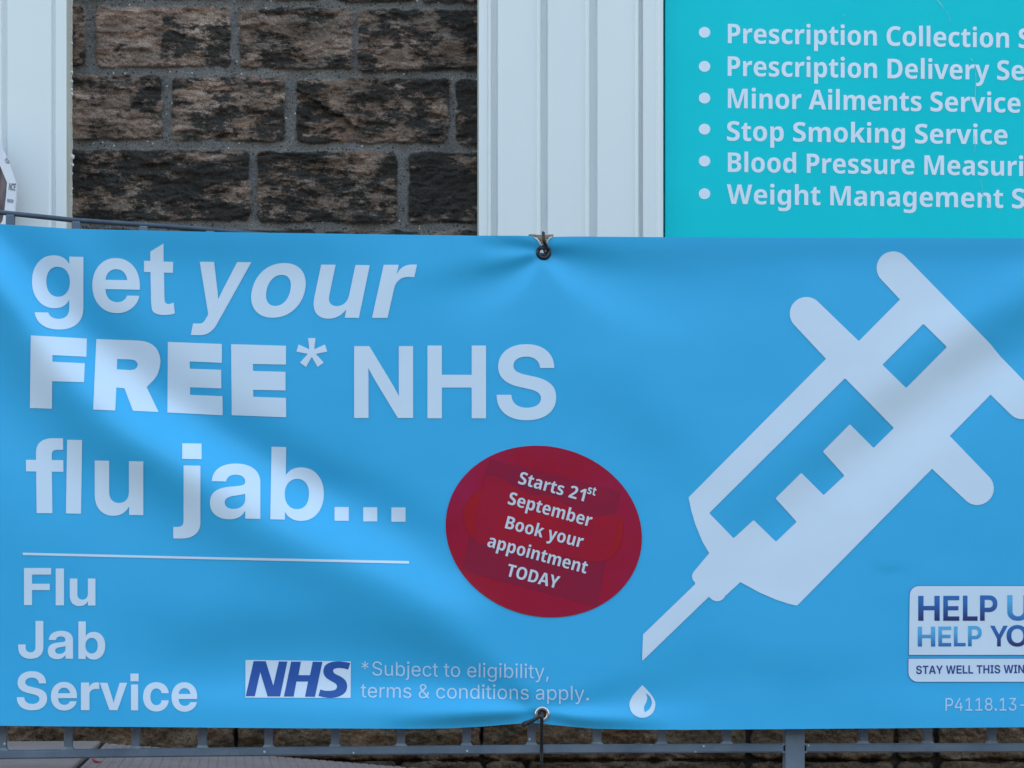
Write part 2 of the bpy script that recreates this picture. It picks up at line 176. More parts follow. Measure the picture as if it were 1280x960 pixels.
FONT_C = '''49 528|386,0 247,0 247,419 247,439q 247,485q 249,532q 250,554 239,541q 218,518q 204,505 133,441 56,527 263,714 386,714
50 528|481,0 34,0 34,99 194,286 244,344q 300,422q 325,485q 325,519 325,560q 279,604q 241,604 205,604q 143,571q 106,535 33,626 63,657q 127,700q 205,724q 254,724 318,724q 412,676q 464,589q 464,532 464,478q 429,386q 358,291q 303,232 207,125 207,120 481,120
65 611|459,0 411,174 200,174 152,0 0,0 216,716 392,716 610,0;336,469 332,488q 320,539q 309,592q 305,610 302,590q 291,540q 280,491q 275,470 229,294 382,294
66 599|285,714 415,714q 537,628q 537,537 537,494q 509,428q 459,387q 426,379 426,374 463,366q 521,326q 553,258q 553,207 553,143q 496,50q 390,0q 316,0 76,0 76,714;290,425 346,425q 393,474q 393,518 393,560q 340,601q 285,601 217,601 217,425;217,316 217,114 301,114 358,114q 407,169q 407,218 407,248q 385,292q 336,316q 296,316
68 651|601,369 601,248q 522,83q 374,0q 270,0 76,0 76,714 284,714 385,714q 526,635q 601,481q;455,363 455,443q 415,545q 338,595q 280,595 217,595 217,120 268,120 364,120q 455,241q
79 698|648,358 648,274q 612,139q 538,42q 426,-10q 349,-10 273,-10q 160,42q 86,139q 50,275q 50,359 50,474q 116,638q 249,725q 350,725 452,725q 584,634q 648,470q;198,358 198,279q 230,169q 298,111q 349,111 402,111q 468,168q 500,278q 500,358 500,478q 428,605q 350,605 298,605q 230,547q 198,437q
83 506|470,207 470,145q 414,47q 307,-10q 229,-10 191,-10q 126,-2q 68,16q 40,30 40,164 84,141q 184,113q 228,113 262,113q 306,134q 328,170q 328,194 328,219q 306,255q 253,289q 205,312 155,336q 84,390q 46,468q 46,526 46,588q 103,676q 205,724q 274,724 329,724q 425,699q 465,679 424,561 385,581q 309,603q 274,603 245,603q 207,584q 187,552q 187,531 187,505q 210,470q 264,436q 313,412 364,388q 434,332q 470,259q
84 507|324,0 183,0 183,594 16,594 16,714 490,714 490,594 324,594
89 551|276,416 401,714 551,714 346,277 346,0 205,0 205,272 0,714 151,714
97 533|282,556 374,556q 470,459q 470,363 470,0 371,0 347,74 343,74 324,45q 280,8q 223,-10q 184,-10 138,-10q 71,32q 35,109q 35,160 35,246q 145,332q 252,337 333,340 333,360 333,409q 295,451q 258,451 228,451q 160,430q 125,411 85,509 125,531q 224,556q;284,252 225,249q 174,206q 174,166 174,130q 208,95q 237,95 279,95q 333,154q 333,206 333,254
98 569|203,576 203,552q 200,500q 198,475 203,475 226,513q 293,555q 342,555 426,555q 527,410q 527,274 527,183q 481,56q 397,-10q 340,-10 290,-10q 227,28q 203,60 195,60 173,0 66,0 66,760 203,760;298,442 263,442q 221,407q 203,338q 203,287 203,266 203,184q 247,103q 300,103 343,103q 387,189q 387,275 387,358q 344,442q
101 530|272,555 341,555q 438,496q 490,386q 490,308 490,237 180,237 182,168q 245,96q 306,96 349,96q 422,116q 462,136 462,28 425,8q 344,-10q 290,-10 212,-10q 101,54q 43,179q 43,270 43,363q 98,490q 201,555q;275,453 235,453q 186,394q 182,332 362,332 362,369q 342,422q 304,453q
105 271|204,546 204,0 67,0 67,546;136,759 169,759q 211,726q 211,687 211,649q 169,615q 136,615 102,615q 61,649q 61,687 61,726q 102,759q
107 542|203,422 203,392q 199,325q 196,295 200,295 207,307q 225,335q 243,363q 251,373 378,546 529,546 355,318 540,0 385,0 260,224 203,174 203,0 66,0 66,760 203,760
109 866|637,556 719,556q 802,460q 802,357 802,0 665,0 665,322 665,384q 630,441q 594,441 543,441q 502,357q 502,276 502,0 366,0 366,322 366,363q 350,416q 320,441q 295,441 260,441q 220,399q 203,319q 203,260 203,0 66,0 66,546 173,546 191,476 197,476 210,502q 252,537q 309,556q 342,556 397,556q 467,513q 484,475 491,475 514,515q 588,556q
110 578|344,556 424,556q 514,459q 514,358 514,0 377,0 377,322 377,381q 343,441q 303,441 246,441q 203,353q 203,261 203,0 66,0 66,546 173,546 190,474 197,474 212,501q 256,537q 311,556q
111 560|517,274 517,211q 487,107q 427,31q 338,-10q 278,-10 223,-10q 136,31q 75,106q 42,210q 42,274 42,362q 97,488q 203,556q 281,556 351,556q 457,490q 517,365q;182,274 182,218q 202,140q 246,100q 280,100 315,100q 357,140q 377,218q 377,274 377,331q 357,407q 314,446q 280,446 228,446q 182,359q
112 569|341,556 428,556q 527,411q 527,273 527,183q 480,56q 397,-10q 341,-10 308,-10q 256,9q 217,43q 203,65 198,65 200,42q 203,-5q 203,-25 203,-240 66,-240 66,546 177,546 197,474 203,474 219,501q 258,537q 308,556q;298,444 264,444q 223,410q 204,342q 203,289 203,268 203,213q 222,141q 264,104q 298,104 328,104q 368,143q 387,218q 387,273 387,359q 343,444q
114 398|334,556 347,556q 376,553q 388,550 374,414 364,417q 337,420q 320,420 296,420q 255,403q 222,368q 204,315q 204,278 204,0 66,0 66,546 171,546 191,455 198,455 211,482q 252,528q 304,556q
115 441|406,160 406,106q 360,30q 271,-10q 204,-10 155,-10q 75,5q 39,22 39,143 75,124q 161,100q 197,100 236,100q 273,126q 273,151 273,166q 256,190q 211,217q 168,235 126,254q 68,299q 38,360q 38,402 38,476q 143,556q 231,556 278,556q 359,534q 399,514 360,415 329,431q 262,452q 233,452 202,452q 169,430q 169,409 169,394q 186,372q 231,348q 273,328 315,309q 374,264q 406,204q
116 369|273,104 292,104q 329,112q 347,119 347,14 324,4q 268,-10q 232,-10 185,-10q 117,24q 80,101q 80,166 80,438 17,438 17,503 90,545 127,662 217,662 217,546 340,546 340,438 217,438 217,173 217,138q 246,104q
117 578|512,546 512,0 406,0 388,70 381,70 366,43q 321,7q 266,-10q 235,-10 181,-10q 104,35q 64,124q 64,190 64,546 201,546 201,226 201,166q 236,105q 274,105 314,105q 358,145q 375,223q 375,278 375,546
121 507|1,546 146,546 231,254 236,237q 245,203q 252,169q 253,153 257,153 261,175q 273,226q 281,254 364,546 506,546 310,-53 289,-116q 235,-199q 158,-240q 103,-240 82,-240q 48,-235q 34,-232 34,-119 44,-121q 70,-125q 84,-125 110,-125q 144,-104q 168,-62q 179,-30 190,5
32 260|'''

# ---------------------------------------------------------------- small helpers
def tag(o, label=None, cat=None, group=None, kind=None):
    if label: o['label'] = label
    if cat: o['category'] = cat
    if group: o['group'] = group
    if kind: o['kind'] = kind
    return o


def thing(name, loc, label, cat, group=None):
    o = bpy.data.objects.new(name, None)
    o.empty_display_size = 0.1
    COL.objects.link(o)
    o.location = loc
    return tag(o, label, cat, group)


def root_loc(o):
    loc = Vector((0, 0, 0))
    while o is not None:
        loc += o.location
        o = o.parent
    return loc


def obj(name, verts, faces, m, parent=None, smooth=False, normals=None, attrs=None, loc=None):
    """One mesh object from site coordinates; a child is stored relative to its parent."""
    off = root_loc(parent) if parent else Vector((0, 0, 0))
    if loc is not None: off = off + (Vector(loc) - off)
    me = bpy.data.meshes.new(name)
    vv = np.asarray(verts, float) - np.asarray(off)
    me.from_pydata(vv.tolist(), [], faces if isinstance(faces, list) else faces.tolist())
    me.materials.append(m)
    if smooth: me.shade_smooth()
    for k, a in (attrs or {}).items():
        at = me.attributes.new(k, 'FLOAT', 'POINT')
        at.data.foreach_set('value', np.asarray(a, np.float32))
    if normals is not None:
        me.normals_split_custom_set_from_vertices(np.asarray(normals).tolist())
    me.update()
    o = bpy.data.objects.new(name, me)
    COL.objects.link(o)
    if parent:
        o.parent = parent
        if loc is not None: o.location = off - root_loc(parent)
    elif loc is not None:
        o.location = loc
    return o


def obj_bm(name, bm, m, parent=None, smooth=False, loc=None):
    bmesh.ops.recalc_face_normals(bm, faces=bm.faces)
    bm.verts.index_update()
    vs = [v.co[:] for v in bm.verts]
    fs = [[v.index for v in f.verts] for f in bm.faces]
    bm.free()
    o = obj(name, vs, fs, m, parent, smooth, loc=loc)
    return o


def add_box(bm, a, b, bevel=0.0):
    """Axis box between two corners."""
    a, b = Vector(a), Vector(b)
    mat = Matrix.Translation((a + b) / 2) @ Matrix.Diagonal((*(Vector([abs(q) for q in (b - a)])), 1))
    r = bmesh.ops.create_cube(bm, size=1, matrix=mat)
    if bevel:
        es = list({e for v in r['verts'] for e in v.link_edges})
        bmesh.ops.bevel(bm, geom=es, offset=bevel, segments=2, affect='EDGES', profile=0.5)


def add_bar(bm, p, q, w, d, bevel=0.0, w2=None, d2=None):
    """Rectangular bar from p to q: w across in the wall plane, d front to back."""
    p, q = Vector(p), Vector(q)
    t = (q - p).normalized()
    ydir = Vector((0, 1, 0))
    s = t.cross(ydir).normalized()
    n = s.cross(t).normalized()
    rings = []
    for c, ww, dd in ((p, w, d), (q, w2 or w, d2 or d)):
        rings.append([bm.verts.new(c + s * ww / 2 * i + n * dd / 2 * j) for i, j in ((-1, -1), (1, -1), (1, 1), (-1, 1))])
    a, b = rings
    fs = [bm.faces.new([a[i], a[(i + 1) % 4], b[(i + 1) % 4], b[i]]) for i in range(4)]
    fs += [bm.faces.new(a[::-1]), bm.faces.new(b)]
    if bevel:
        es = list({e for f in fs for e in f.edges})
        bmesh.ops.bevel(bm, geom=es, offset=bevel, segments=2, affect='EDGES', profile=0.5)


def add_tube(bm, pts, rad, n=10, closed=False, flat=1.0, flat_dir=Vector((0, 1, 0))):
    """Tube through points; flat<1 squashes it along flat_dir (a strap)."""
    pts = [Vector(p) for p in pts]
    rings = []
    N = len(pts)
    for i, p in enumerate(pts):
        if closed: t = pts[(i + 1) % N] - pts[i - 1]
        else: t = pts[min(i + 1, N - 1)] - pts[max(i - 1, 0)]
        t.normalize()
        a = t.cross(flat_dir)
        if a.length < 1e-4: a = t.cross(Vector((1, 0, 0)))
        a.normalize()
        b = a.cross(t).normalized()
        r = rad[i] if hasattr(rad, '__len__') else rad
        rings.append([bm.verts.new(p + a * r * math.cos(2 * math.pi * k / n) + b * r * flat * math.sin(2 * math.pi * k / n)) for k in range(n)])
    for i in range(N if closed else N - 1):
        A, B = rings[i], rings[(i + 1) % N]
        for k in range(n):
            bm.faces.new([A[k], A[(k + 1) % n], B[(k + 1) % n], B[k]])
    if not closed:
        bm.faces.new(rings[0][::-1]); bm.faces.new(rings[-1])


def add_ring(bm, c, R, prof, n=40):
    """Body of revolution about the front-back axis; prof = [(radius, y offset)] closed."""
    c = Vector(c)
    rings = [[bm.verts.new(c + Vector((r * math.cos(2 * math.pi * k / n), y, r * math.sin(2 * math.pi * k / n)))) for k in range(n)] for r, y in prof]
    M = len(prof)
    for i in range(M):
        A, B = rings[i], rings[(i + 1) % M]
        for k in range(n):
            bm.faces.new([A[k], A[(k + 1) % n], B[(k + 1) % n], B[k]])


def bez(pts, n=14):
    """Catmull-Rom through points."""
    pts = [Vector(p) for p in pts]
    e = [2 * pts[0] - pts[1]] + pts + [2 * pts[-1] - pts[-2]]
    out = []
    for i in range(1, len(e) - 2):
        for k in range(n):
            t = k / n
            a, b, c, d = e[i - 1], e[i], e[i + 1], e[i + 2]
            out.append(0.5 * ((2 * b) + (c - a) * t + (2 * a - 5 * b + 4 * c - d) * t * t + (3 * b - a - 3 * c + d) * t ** 3))
    out.append(pts[-1])
    return out


# numpy value noise
def _hash(ix, iy, seed):
    h = (ix.astype(np.int64) * 374761393 + iy.astype(np.int64) * 668265263 + seed * 974634777) & 0xffffffff
    h = ((h ^ (h >> 13)) * 1274126177) & 0xffffffff
    h = h ^ (h >> 16)
    return (h & 0xffffff) / float(0xffffff)


def vnoise(x, y, seed=0):
    ix, iy = np.floor(x), np.floor(y)
    fx, fy = x - ix, y - iy
    fx = fx * fx * fx * (fx * (fx * 6 - 15) + 10)
    fy = fy * fy * fy * (fy * (fy * 6 - 15) + 10)
    a, b = _hash(ix, iy, seed), _hash(ix + 1, iy, seed)
    c, d = _hash(ix, iy + 1, seed), _hash(ix + 1, iy + 1, seed)
    return (a + (b - a) * fx + (c - a) * fy + (a - b - c + d) * fx * fy) * 2 - 1


def fbm(x, y, seed=0, oct=4, gain=0.5):
    s, a, t = 0, 1, 0
    for o in range(oct):
        s = s + a * vnoise(x * 2 ** o + 17.3 * o, y * 2 ** o - 9.1 * o, seed + o)
        t += a
        a *= gain
    return s / t


def sstep(a, b, x):
    t = np.clip((x - a) / (b - a), 0, 1)
    return t * t * (3 - 2 * t)


# ---------------------------------------------------------------- materials
def new_mat(name, col, rough=0.5, spec=0.5, metal=0.0):
    m = bpy.data.materials.new(name)
    m.use_nodes = True
    b = m.node_tree.nodes['Principled BSDF']
    b.inputs['Base Color'].default_value = (*col, 1)
    b.inputs['Roughness'].default_value = rough
    b.inputs['Specular IOR Level'].default_value = spec
    b.inputs['Metallic'].default_value = metal
    return m, m.node_tree, b


def node(nt, t, **kw):
    n = nt.nodes.new(t)
    for k, v in kw.items(): setattr(n, k, v)
    return n


def noise(nt, scale, detail=4, rough=0.55, stretch=None, coord='Object', seed=0.0):
    tc = node(nt, 'ShaderNodeTexCoord')
    mp = node(nt, 'ShaderNodeMapping')
    nt.links.new(tc.outputs[coord], mp.inputs[0])
    mp.inputs['Scale'].default_value = stretch or (1, 1, 1)
    mp.inputs['Location'].default_value = (seed, seed * 1.7, seed * 0.6)
    n = node(nt, 'ShaderNodeTexNoise')
    n.inputs['Scale'].default_value = scale
    n.inputs['Detail'].default_value = detail
    n.inputs['Roughness'].default_value = rough
    nt.links.new(mp.outputs[0], n.inputs['Vector'])
    return n


def ramp(nt, src, stops):
    r = node(nt, 'ShaderNodeValToRGB')
    cr = r.color_ramp
    while len(cr.elements) < len(stops): cr.elements.new(0.5)
    for e, (p, c) in zip(cr.elements, stops):
        e.position = p
        e.color = (*c, 1) if len(c) == 3 else c
    nt.links.new(src, r.inputs[0])
    return r


def mix(nt, fac, a, b, blend='MIX'):
    n = node(nt, 'ShaderNodeMix', data_type='RGBA', blend_type=blend)
    for s, k in ((fac, 0), (a, 6), (b, 7)):
        if hasattr(s, 'links'): nt.links.new(s, n.inputs[k])
        elif k == 0: n.inputs[0].default_value = s
        else: n.inputs[k].default_value = (*s, 1)
    return n.outputs[2]


def math_(nt, op, a, b=None, clamp=False):
    n = node(nt, 'ShaderNodeMath', operation=op, use_clamp=clamp)
    for i, s in enumerate((a, b)):
        if s is None: continue
        if hasattr(s, 'links'): nt.links.new(s, n.inputs[i])
        else: n.inputs[i].default_value = s
    return n.outputs[0]


def bump(nt, b, h, strength, dist):
    n = node(nt, 'ShaderNodeBump')
    n.inputs['Strength'].default_value = strength
    n.inputs['Distance'].default_value = dist
    nt.links.new(h, n.inputs['Height'])
    nt.links.new(n.outputs[0], b.inputs['Normal'])


def mottled(name, c1, c2, scale, rough=0.5, spec=0.5, stretch=None, bscale=None, bstr=0.2, bdist=0.001, lo=0.35, hi=0.65, metal=0.0):
    m, nt, b = new_mat(name, c1, rough, spec, metal)
    n = noise(nt, scale, 5, 0.6, stretch)
    r = ramp(nt, n.outputs[0], ((lo, c1), (hi, c2)))
    nt.links.new(r.outputs[0], b.inputs['Base Color'])
    if bscale:
        n2 = noise(nt, bscale, 3, 0.5)
        bump(nt, b, n2.outputs[0], bstr, bdist)
    return m


def vinyl(name, c1, c2, rough=0.42):
    """Printed banner vinyl: even ink with faint weave underneath."""
    m, nt, b = new_mat(name, c1, rough, 0.4)
    n = noise(nt, 9, 5, 0.6)
    r = ramp(nt, n.outputs[0], ((0.3, c1), (0.7, c2)))
    nt.links.new(r.outputs[0], b.inputs['Base Color'])
    n2 = noise(nt, 700, 2, 0.5, (1, 1, 0.6))
    bump(nt, b, n2.outputs[0], 0.12, 0.0004)
    return m


M = {}
M['blue_vinyl'] = vinyl('blue_vinyl', (0.036, 0.43, 0.775), (0.041, 0.445, 0.79))
M['white_print'] = vinyl('white_print', (0.68, 0.775, 0.90), (0.71, 0.80, 0.92), 0.45)
M['fine_print'] = vinyl('fine_print', (0.48, 0.67, 0.85), (0.52, 0.70, 0.87), 0.45)
M['logo_blue'] = vinyl('logo_blue', (0.017, 0.085, 0.36), (0.02, 0.095, 0.38))
M['navy_print'] = vinyl('navy_print', (0.020, 0.055, 0.25), (0.024, 0.06, 0.27))
M['outline_print'] = vinyl('outline_print', (0.05, 0.17, 0.45), (0.055, 0.18, 0.46))


def graded(name, c0, c1):
    m, nt, b = new_mat(name, c0, 0.42, 0.45)
    tc = node(nt, 'ShaderNodeTexCoord')
    sp = node(nt, 'ShaderNodeSeparateXYZ')
    nt.links.new(tc.outputs['Generated'], sp.inputs[0])
    r = ramp(nt, sp.outputs[2], ((0.05, c0), (0.75, c1)))
    nt.links.new(r.outputs[0], b.inputs['Base Color'])
    return m


M['dark_grade'] = graded('dark_grade', (0.020, 0.028, 0.16), (0.022, 0.15, 0.46))
M['light_grade'] = graded('light_grade', (0.025, 0.17, 0.48), (0.10, 0.46, 0.78))


def make_stone(name='sooty_sandstone', tint=(1, 1, 1)):
    m, nt, b = new_mat(name, (0.1, 0.08, 0.06), 0.9, 0.1)
    L = nt.links.new
    am = node(nt, 'ShaderNodeAttribute', attribute_name='stone_mask').outputs['Fac']
    at = node(nt, 'ShaderNodeAttribute', attribute_name='stone_tone').outputs['Fac']
    ak = node(nt, 'ShaderNodeAttribute', attribute_name='soot').outputs['Fac']
    bed = noise(nt, 14, 9, 0.72, (0.7, 1, 1.5))
    col = ramp(nt, bed.outputs[0], ((0.32, (0.085, 0.058, 0.043)), (0.50, (0.22, 0.15, 0.118)), (0.68, (0.46, 0.325, 0.26)))).outputs[0]
    rust = noise(nt, 16, 6, 0.65, (0.5, 1, 1.4), seed=3.0)
    rm = ramp(nt, rust.outputs[0], ((0.56, (0, 0, 0)), (0.70, (1, 1, 1)))).outputs[0]
    col = mix(nt, math_(nt, 'MULTIPLY', rm, 0.75), col, (0.30, 0.155, 0.09))
    grey = noise(nt, 11, 6, 0.65, (0.5, 1, 1.6), seed=8.0)
    gm = ramp(nt, grey.outputs[0], ((0.5, (0, 0, 0)), (0.66, (1, 1, 1)))).outputs[0]
    col = mix(nt, math_(nt, 'MULTIPLY', gm, 0.6), col, (0.20, 0.165, 0.138))
    # soot crust in ragged layers
    s1 = noise(nt, 17, 10, 0.74, (0.7, 1, 1.15), seed=5.0)
    s2 = noise(nt, 60, 8, 0.75, (0.5, 1, 1.5), seed=2.0)
    sv = math_(nt, 'ADD', math_(nt, 'MULTIPLY', s1.outputs[0], 0.70), math_(nt, 'MULTIPLY', s2.outputs[0], 0.34))
    sv = math_(nt, 'ADD', sv, ak)
    sm = ramp(nt, sv, ((0.495, (0, 0, 0)), (0.555, (1, 1, 1)))).outputs[0]
    soot = mix(nt, s2.outputs[0], (0.010, 0.0105, 0.011), (0.042, 0.041, 0.038))
    col = mix(nt, math_(nt, 'MULTIPLY', sm, 0.93), col, soot)
    gr = noise(nt, 420, 5, 0.8, (0.8, 1, 1.1), seed=4.0)
    grr = ramp(nt, gr.outputs[0], ((0.36, (0.42, 0.42, 0.42)), (0.5, (0.95, 0.95, 0.95)), (0.64, (1.75, 1.70, 1.62)))).outputs[0]
    col = mix(nt, 1.0, col, grr, 'MULTIPLY')
    tone = node(nt, 'ShaderNodeHueSaturation')
    L(col, tone.inputs['Color'])
    L(at, tone.inputs['Value'])
    # mortar: grey cement with dark pores and pale grit
    mn = noise(nt, 26, 6, 0.6, seed=1.0)
    mc = ramp(nt, mn.outputs[0], ((0.3, (0.125, 0.116, 0.110)), (0.7, (0.225, 0.208, 0.198)))).outputs[0]
    mc = mix(nt, 1.0, mc, grr, 'MULTIPLY')
    vo = node(nt, 'ShaderNodeTexVoronoi')
    vo.inputs['Scale'].default_value = 140
    tc = node(nt, 'ShaderNodeTexCoord')
    L(tc.outputs['Object'], vo.inputs['Vector'])
    pick = node(nt, 'ShaderNodeSeparateColor')
    L(vo.outputs['Color'], pick.inputs[0])
    spot = math_(nt, 'MULTIPLY', math_(nt, 'LESS_THAN', vo.outputs['Distance'], 0.30), math_(nt, 'GREATER_THAN', pick.outputs[0], 0.70))
    mc = mix(nt, math_(nt, 'MULTIPLY', spot, 0.8), mc, (0.03, 0.03, 0.03))
    spot2 = math_(nt, 'MULTIPLY', math_(nt, 'LESS_THAN', vo.outputs['Distance'], 0.24), math_(nt, 'GREATER_THAN', pick.outputs[1], 0.97))
    mc = mix(nt, spot2, mc, (0.6, 0.58, 0.54))
    L(mix(nt, 1.0, mix(nt, am, mc, tone.outputs[0]), tint, 'MULTIPLY'), b.inputs['Base Color'])
    fine = noise(nt, 170, 8, 0.75, (0.75, 1, 1.2))
    bump(nt, b, fine.outputs[0], 0.9, 0.004)
    return m


M['stone'] = make_stone()
M['plinth_stone'] = make_stone('brown_rock_faced_stone', (1.0, 0.94, 0.78))
M['white_upvc'] = mottled('white_upvc', (0.79, 0.80, 0.80), (0.83, 0.83, 0.82), 5, 0.35, 0.5, (1, 1, 0.25), 90, 0.05, 0.0008)
M['cream_edge'] = mottled('cream_edge', (0.62, 0.59, 0.52), (0.74, 0.72, 0.66), 18, 0.6, 0.3, (1, 1, 0.3))
M['foam'] = mottled('sealant', (0.70, 0.70, 0.68), (0.8, 0.8, 0.78), 60, 0.8, 0.2)
M['terrace_stone'] = mottled('terrace_stone', (0.07, 0.055, 0.045), (0.12, 0.095, 0.075), 3, 0.9, 0.2)
M['window_glass'], _, _ = new_mat('window_glass', (0.02, 0.025, 0.03), 0.08, 0.5)
M['roof'] = mottled('roof_slate', (0.05, 0.05, 0.055), (0.09, 0.09, 0.095), 6, 0.8)
M['steel'] = mottled('painted_steel', (0.090, 0.122, 0.172), (0.145, 0.18, 0.235), 22, 0.5, 0.5, (0.6, 1, 0.6), 130, 0.25, 0.0008)
def chips(m):
    nt = m.node_tree
    b = nt.nodes['Principled BSDF']
    src = b.inputs['Base Color'].links[0].from_socket
    vo = node(nt, 'ShaderNodeTexVoronoi')
    vo.inputs['Scale'].default_value = 75
    tc = node(nt, 'ShaderNodeTexCoord')
    nt.links.new(tc.outputs['Object'], vo.inputs['Vector'])
    pk = node(nt, 'ShaderNodeSeparateColor')
    nt.links.new(vo.outputs['Color'], pk.inputs[0])
    sp = math_(nt, 'MULTIPLY', math_(nt, 'LESS_THAN', vo.outputs['Distance'], 0.13), math_(nt, 'GREATER_THAN', pk.outputs[0], 0.80))
    st = noise(nt, 34, 6, 0.7, (0.4, 1, 1.0), seed=6.0)
    stain = ramp(nt, st.outputs[0], ((0.56, (0, 0, 0)), (0.72, (1, 1, 1)))).outputs[0]
    c = mix(nt, math_(nt, 'MULTIPLY', stain, 0.45), src, (0.20, 0.235, 0.275))
    nt.links.new(mix(nt, sp, c, (0.50, 0.52, 0.54)), b.inputs['Base Color'])


chips(M['steel'])
M['dark_steel'] = mottled('dark_steel', (0.05, 0.065, 0.09), (0.075, 0.095, 0.13), 30, 0.5, 0.4)  # darker steel tone for the top rail alone
M['weld'] = mottled('welded_steel', (0.15, 0.19, 0.24), (0.26, 0.30, 0.35), 60, 0.5, 0.5, None, 220, 0.4, 0.001)
M['eyelet_shaded'], _, _ = new_mat('eyelet_shaded', (0.045, 0.05, 0.06), 0.28, 0.6, 0.85)  # shade and dark reflection put into the metal colour of the top eyelet
M['eyelet_steel'] = mottled('eyelet_steel', (0.52, 0.52, 0.53), (0.62, 0.62, 0.63), 60, 0.22, 0.5, metal=1.0)
M['black_nylon'] = mottled('black_nylon', (0.008, 0.008, 0.010), (0.014, 0.014, 0.016), 80, 0.32, 0.5)
M['frayed_brown'] = mottled('frayed_brown', (0.20, 0.13, 0.09), (0.40, 0.29, 0.22), 160, 0.85, 0.2)
M['white_thread'] = mottled('white_thread', (0.75, 0.75, 0.76), (0.82, 0.82, 0.84), 300, 0.7, 0.3)
M['red_scrap'] = mottled('red_scrap', (0.50, 0.02, 0.02), (0.62, 0.05, 0.04), 90, 0.5, 0.4)
M['street'] = mottled('street_asphalt', (0.055, 0.054, 0.052), (0.08, 0.078, 0.075), 3, 0.85, 0.3, None, 60, 0.3, 0.002)


def make_paving():
    m, nt, b = new_mat('red_grey_paving', (0.2, 0.17, 0.16), 0.85, 0.3)
    n = noise(nt, 7, 7, 0.68)
    c = ramp(nt, n.outputs[0], ((0.3, (0.32, 0.215, 0.185)), (0.55, (0.43, 0.30, 0.262)), (0.75, (0.50, 0.375, 0.33)))).outputs[0]
    g = noise(nt, 320, 4, 0.7)
    c = mix(nt, 0.55, c, ramp(nt, g.outputs[0], ((0.35, (0.10, 0.075, 0.068)), (0.65, (0.48, 0.39, 0.36)))).outputs[0])
    nt.links.new(c, b.inputs['Base Color'])
    bump(nt, b, g.outputs[0], 0.5, 0.0015)
    return m


M['paving'] = make_paving()
M['joint_dirt'] = mottled('joint_dirt', (0.008, 0.008, 0.007), (0.016, 0.014, 0.013), 50, 0.95)


def make_teal():
    m, nt, b = new_mat('teal_panel', (0.012, 0.55, 0.58), 0.33, 0.12)
    n = noise(nt, 2.2, 5, 0.55)
    c = ramp(nt, n.outputs[0], ((0.3, (0.005, 0.59, 0.65)), (0.7, (0.010, 0.64, 0.70)))).outputs[0]
    nt.links.new(c, b.inputs['Base Color'])
    r = ramp(nt, noise(nt, 5, 6, 0.6, (1, 1, 0.4)).outputs[0], ((0.3, (0.28,) * 3), (0.7, (0.42,) * 3))).outputs[0]
    nt.links.new(r, b.inputs['Roughness'])
    return m


M['teal'] = make_teal()
M['teal_scuff'] = mottled('teal_scuff', (0.10, 0.62, 0.66), (0.20, 0.70, 0.72), 40, 0.6)
M['sign_white'] = mottled('sign_white', (0.76, 0.84, 0.93), (0.79, 0.86, 0.95), 6, 0.4)
M['rebate'] = mottled('dark_rebate', (0.02, 0.02, 0.022), (0.04, 0.04, 0.042), 20, 0.8)

# ---------------------------------------------------------------- lettering
def parse_font(txt):
    g = {}
    for row in txt.split('\n'):
        hd, body = row.split('|')
        c, adv = hd.split()
        cs = []
        for con in body.split(';'):
            pts = []
            for t in con.split():
                q = t.endswith('q')
                x, y = t.rstrip('q').split(',')
                pts.append((int(x), int(y), not q))
            if pts: cs.append(pts)
        g[chr(int(c))] = (int(adv), [flatten(p) for p in cs])
    return g


def flatten(pts, n=6):
    full = []
    N = len(pts)
    for i in range(N):
        a, b = pts[i], pts[(i + 1) % N]
        full.append(a)
        if not a[2] and not b[2]: full.append(((a[0] + b[0]) / 2, (a[1] + b[1]) / 2, True))
    k = next((i for i, p in enumerate(full) if p[2]), 0)
    full = full[k:] + full[:k]
    out = []
    i, N = 0, len(full)
    while i < N:
        p = full[i]
        out.append((p[0], p[1]))
        q = full[(i + 1) % N]
        if not q[2]:
            r = full[(i + 2) % N]
            for s in range(1, n):
                t = s / n
                out.append(((1 - t) ** 2 * p[0] + 2 * t * (1 - t) * q[0] + t * t * r[0], (1 - t) ** 2 * p[1] + 2 * t * (1 - t) * q[1] + t * t * r[1]))
            i += 2
        else:
            i += 1
    res = [out[0]]
    for p in out[1:]:
        if abs(p[0] - res[-1][0]) + abs(p[1] - res[-1][1]) > 1e-6: res.append(p)
    if abs(res[0][0] - res[-1][0]) + abs(res[0][1] - res[-1][1]) < 1e-6: res.pop()
    return np.array(res, float)


FONTS = {'B': parse_font(FONT_B), 'R': parse_font(FONT_R), 'N': parse_font(FONT_N), 'C': parse_font(FONT_C)}
for k in 'BR':                                   # square dots, as in the printed typeface
    for ch in '.ij':
        if ch in FONTS[k]:
            a, cs = FONTS[k][ch]
            cs = [np.array([(c[:, 0].min(), c[:, 1].min()), (c[:, 0].max(), c[:, 1].min()), (c[:, 0].max(), c[:, 1].max()), (c[:, 0].min(), c[:, 1].max())])
                  if (ch == '.' or c[:, 1].min() > 555) else c for c in cs]
            FONTS[k][ch] = (a, cs)
    a, cs = FONTS[k]['l']                        # plain straight stem
    x0_, h_ = cs[0][:, 0].min(), cs[0][:, 1].max()
    w_ = 148 if k == 'B' else 92
    FONTS[k]['l'] = (x0_ * 2 + w_, [np.array([(x0_, 0), (x0_ + w_, 0), (x0_ + w_, h_), (x0_, h_)], float)])


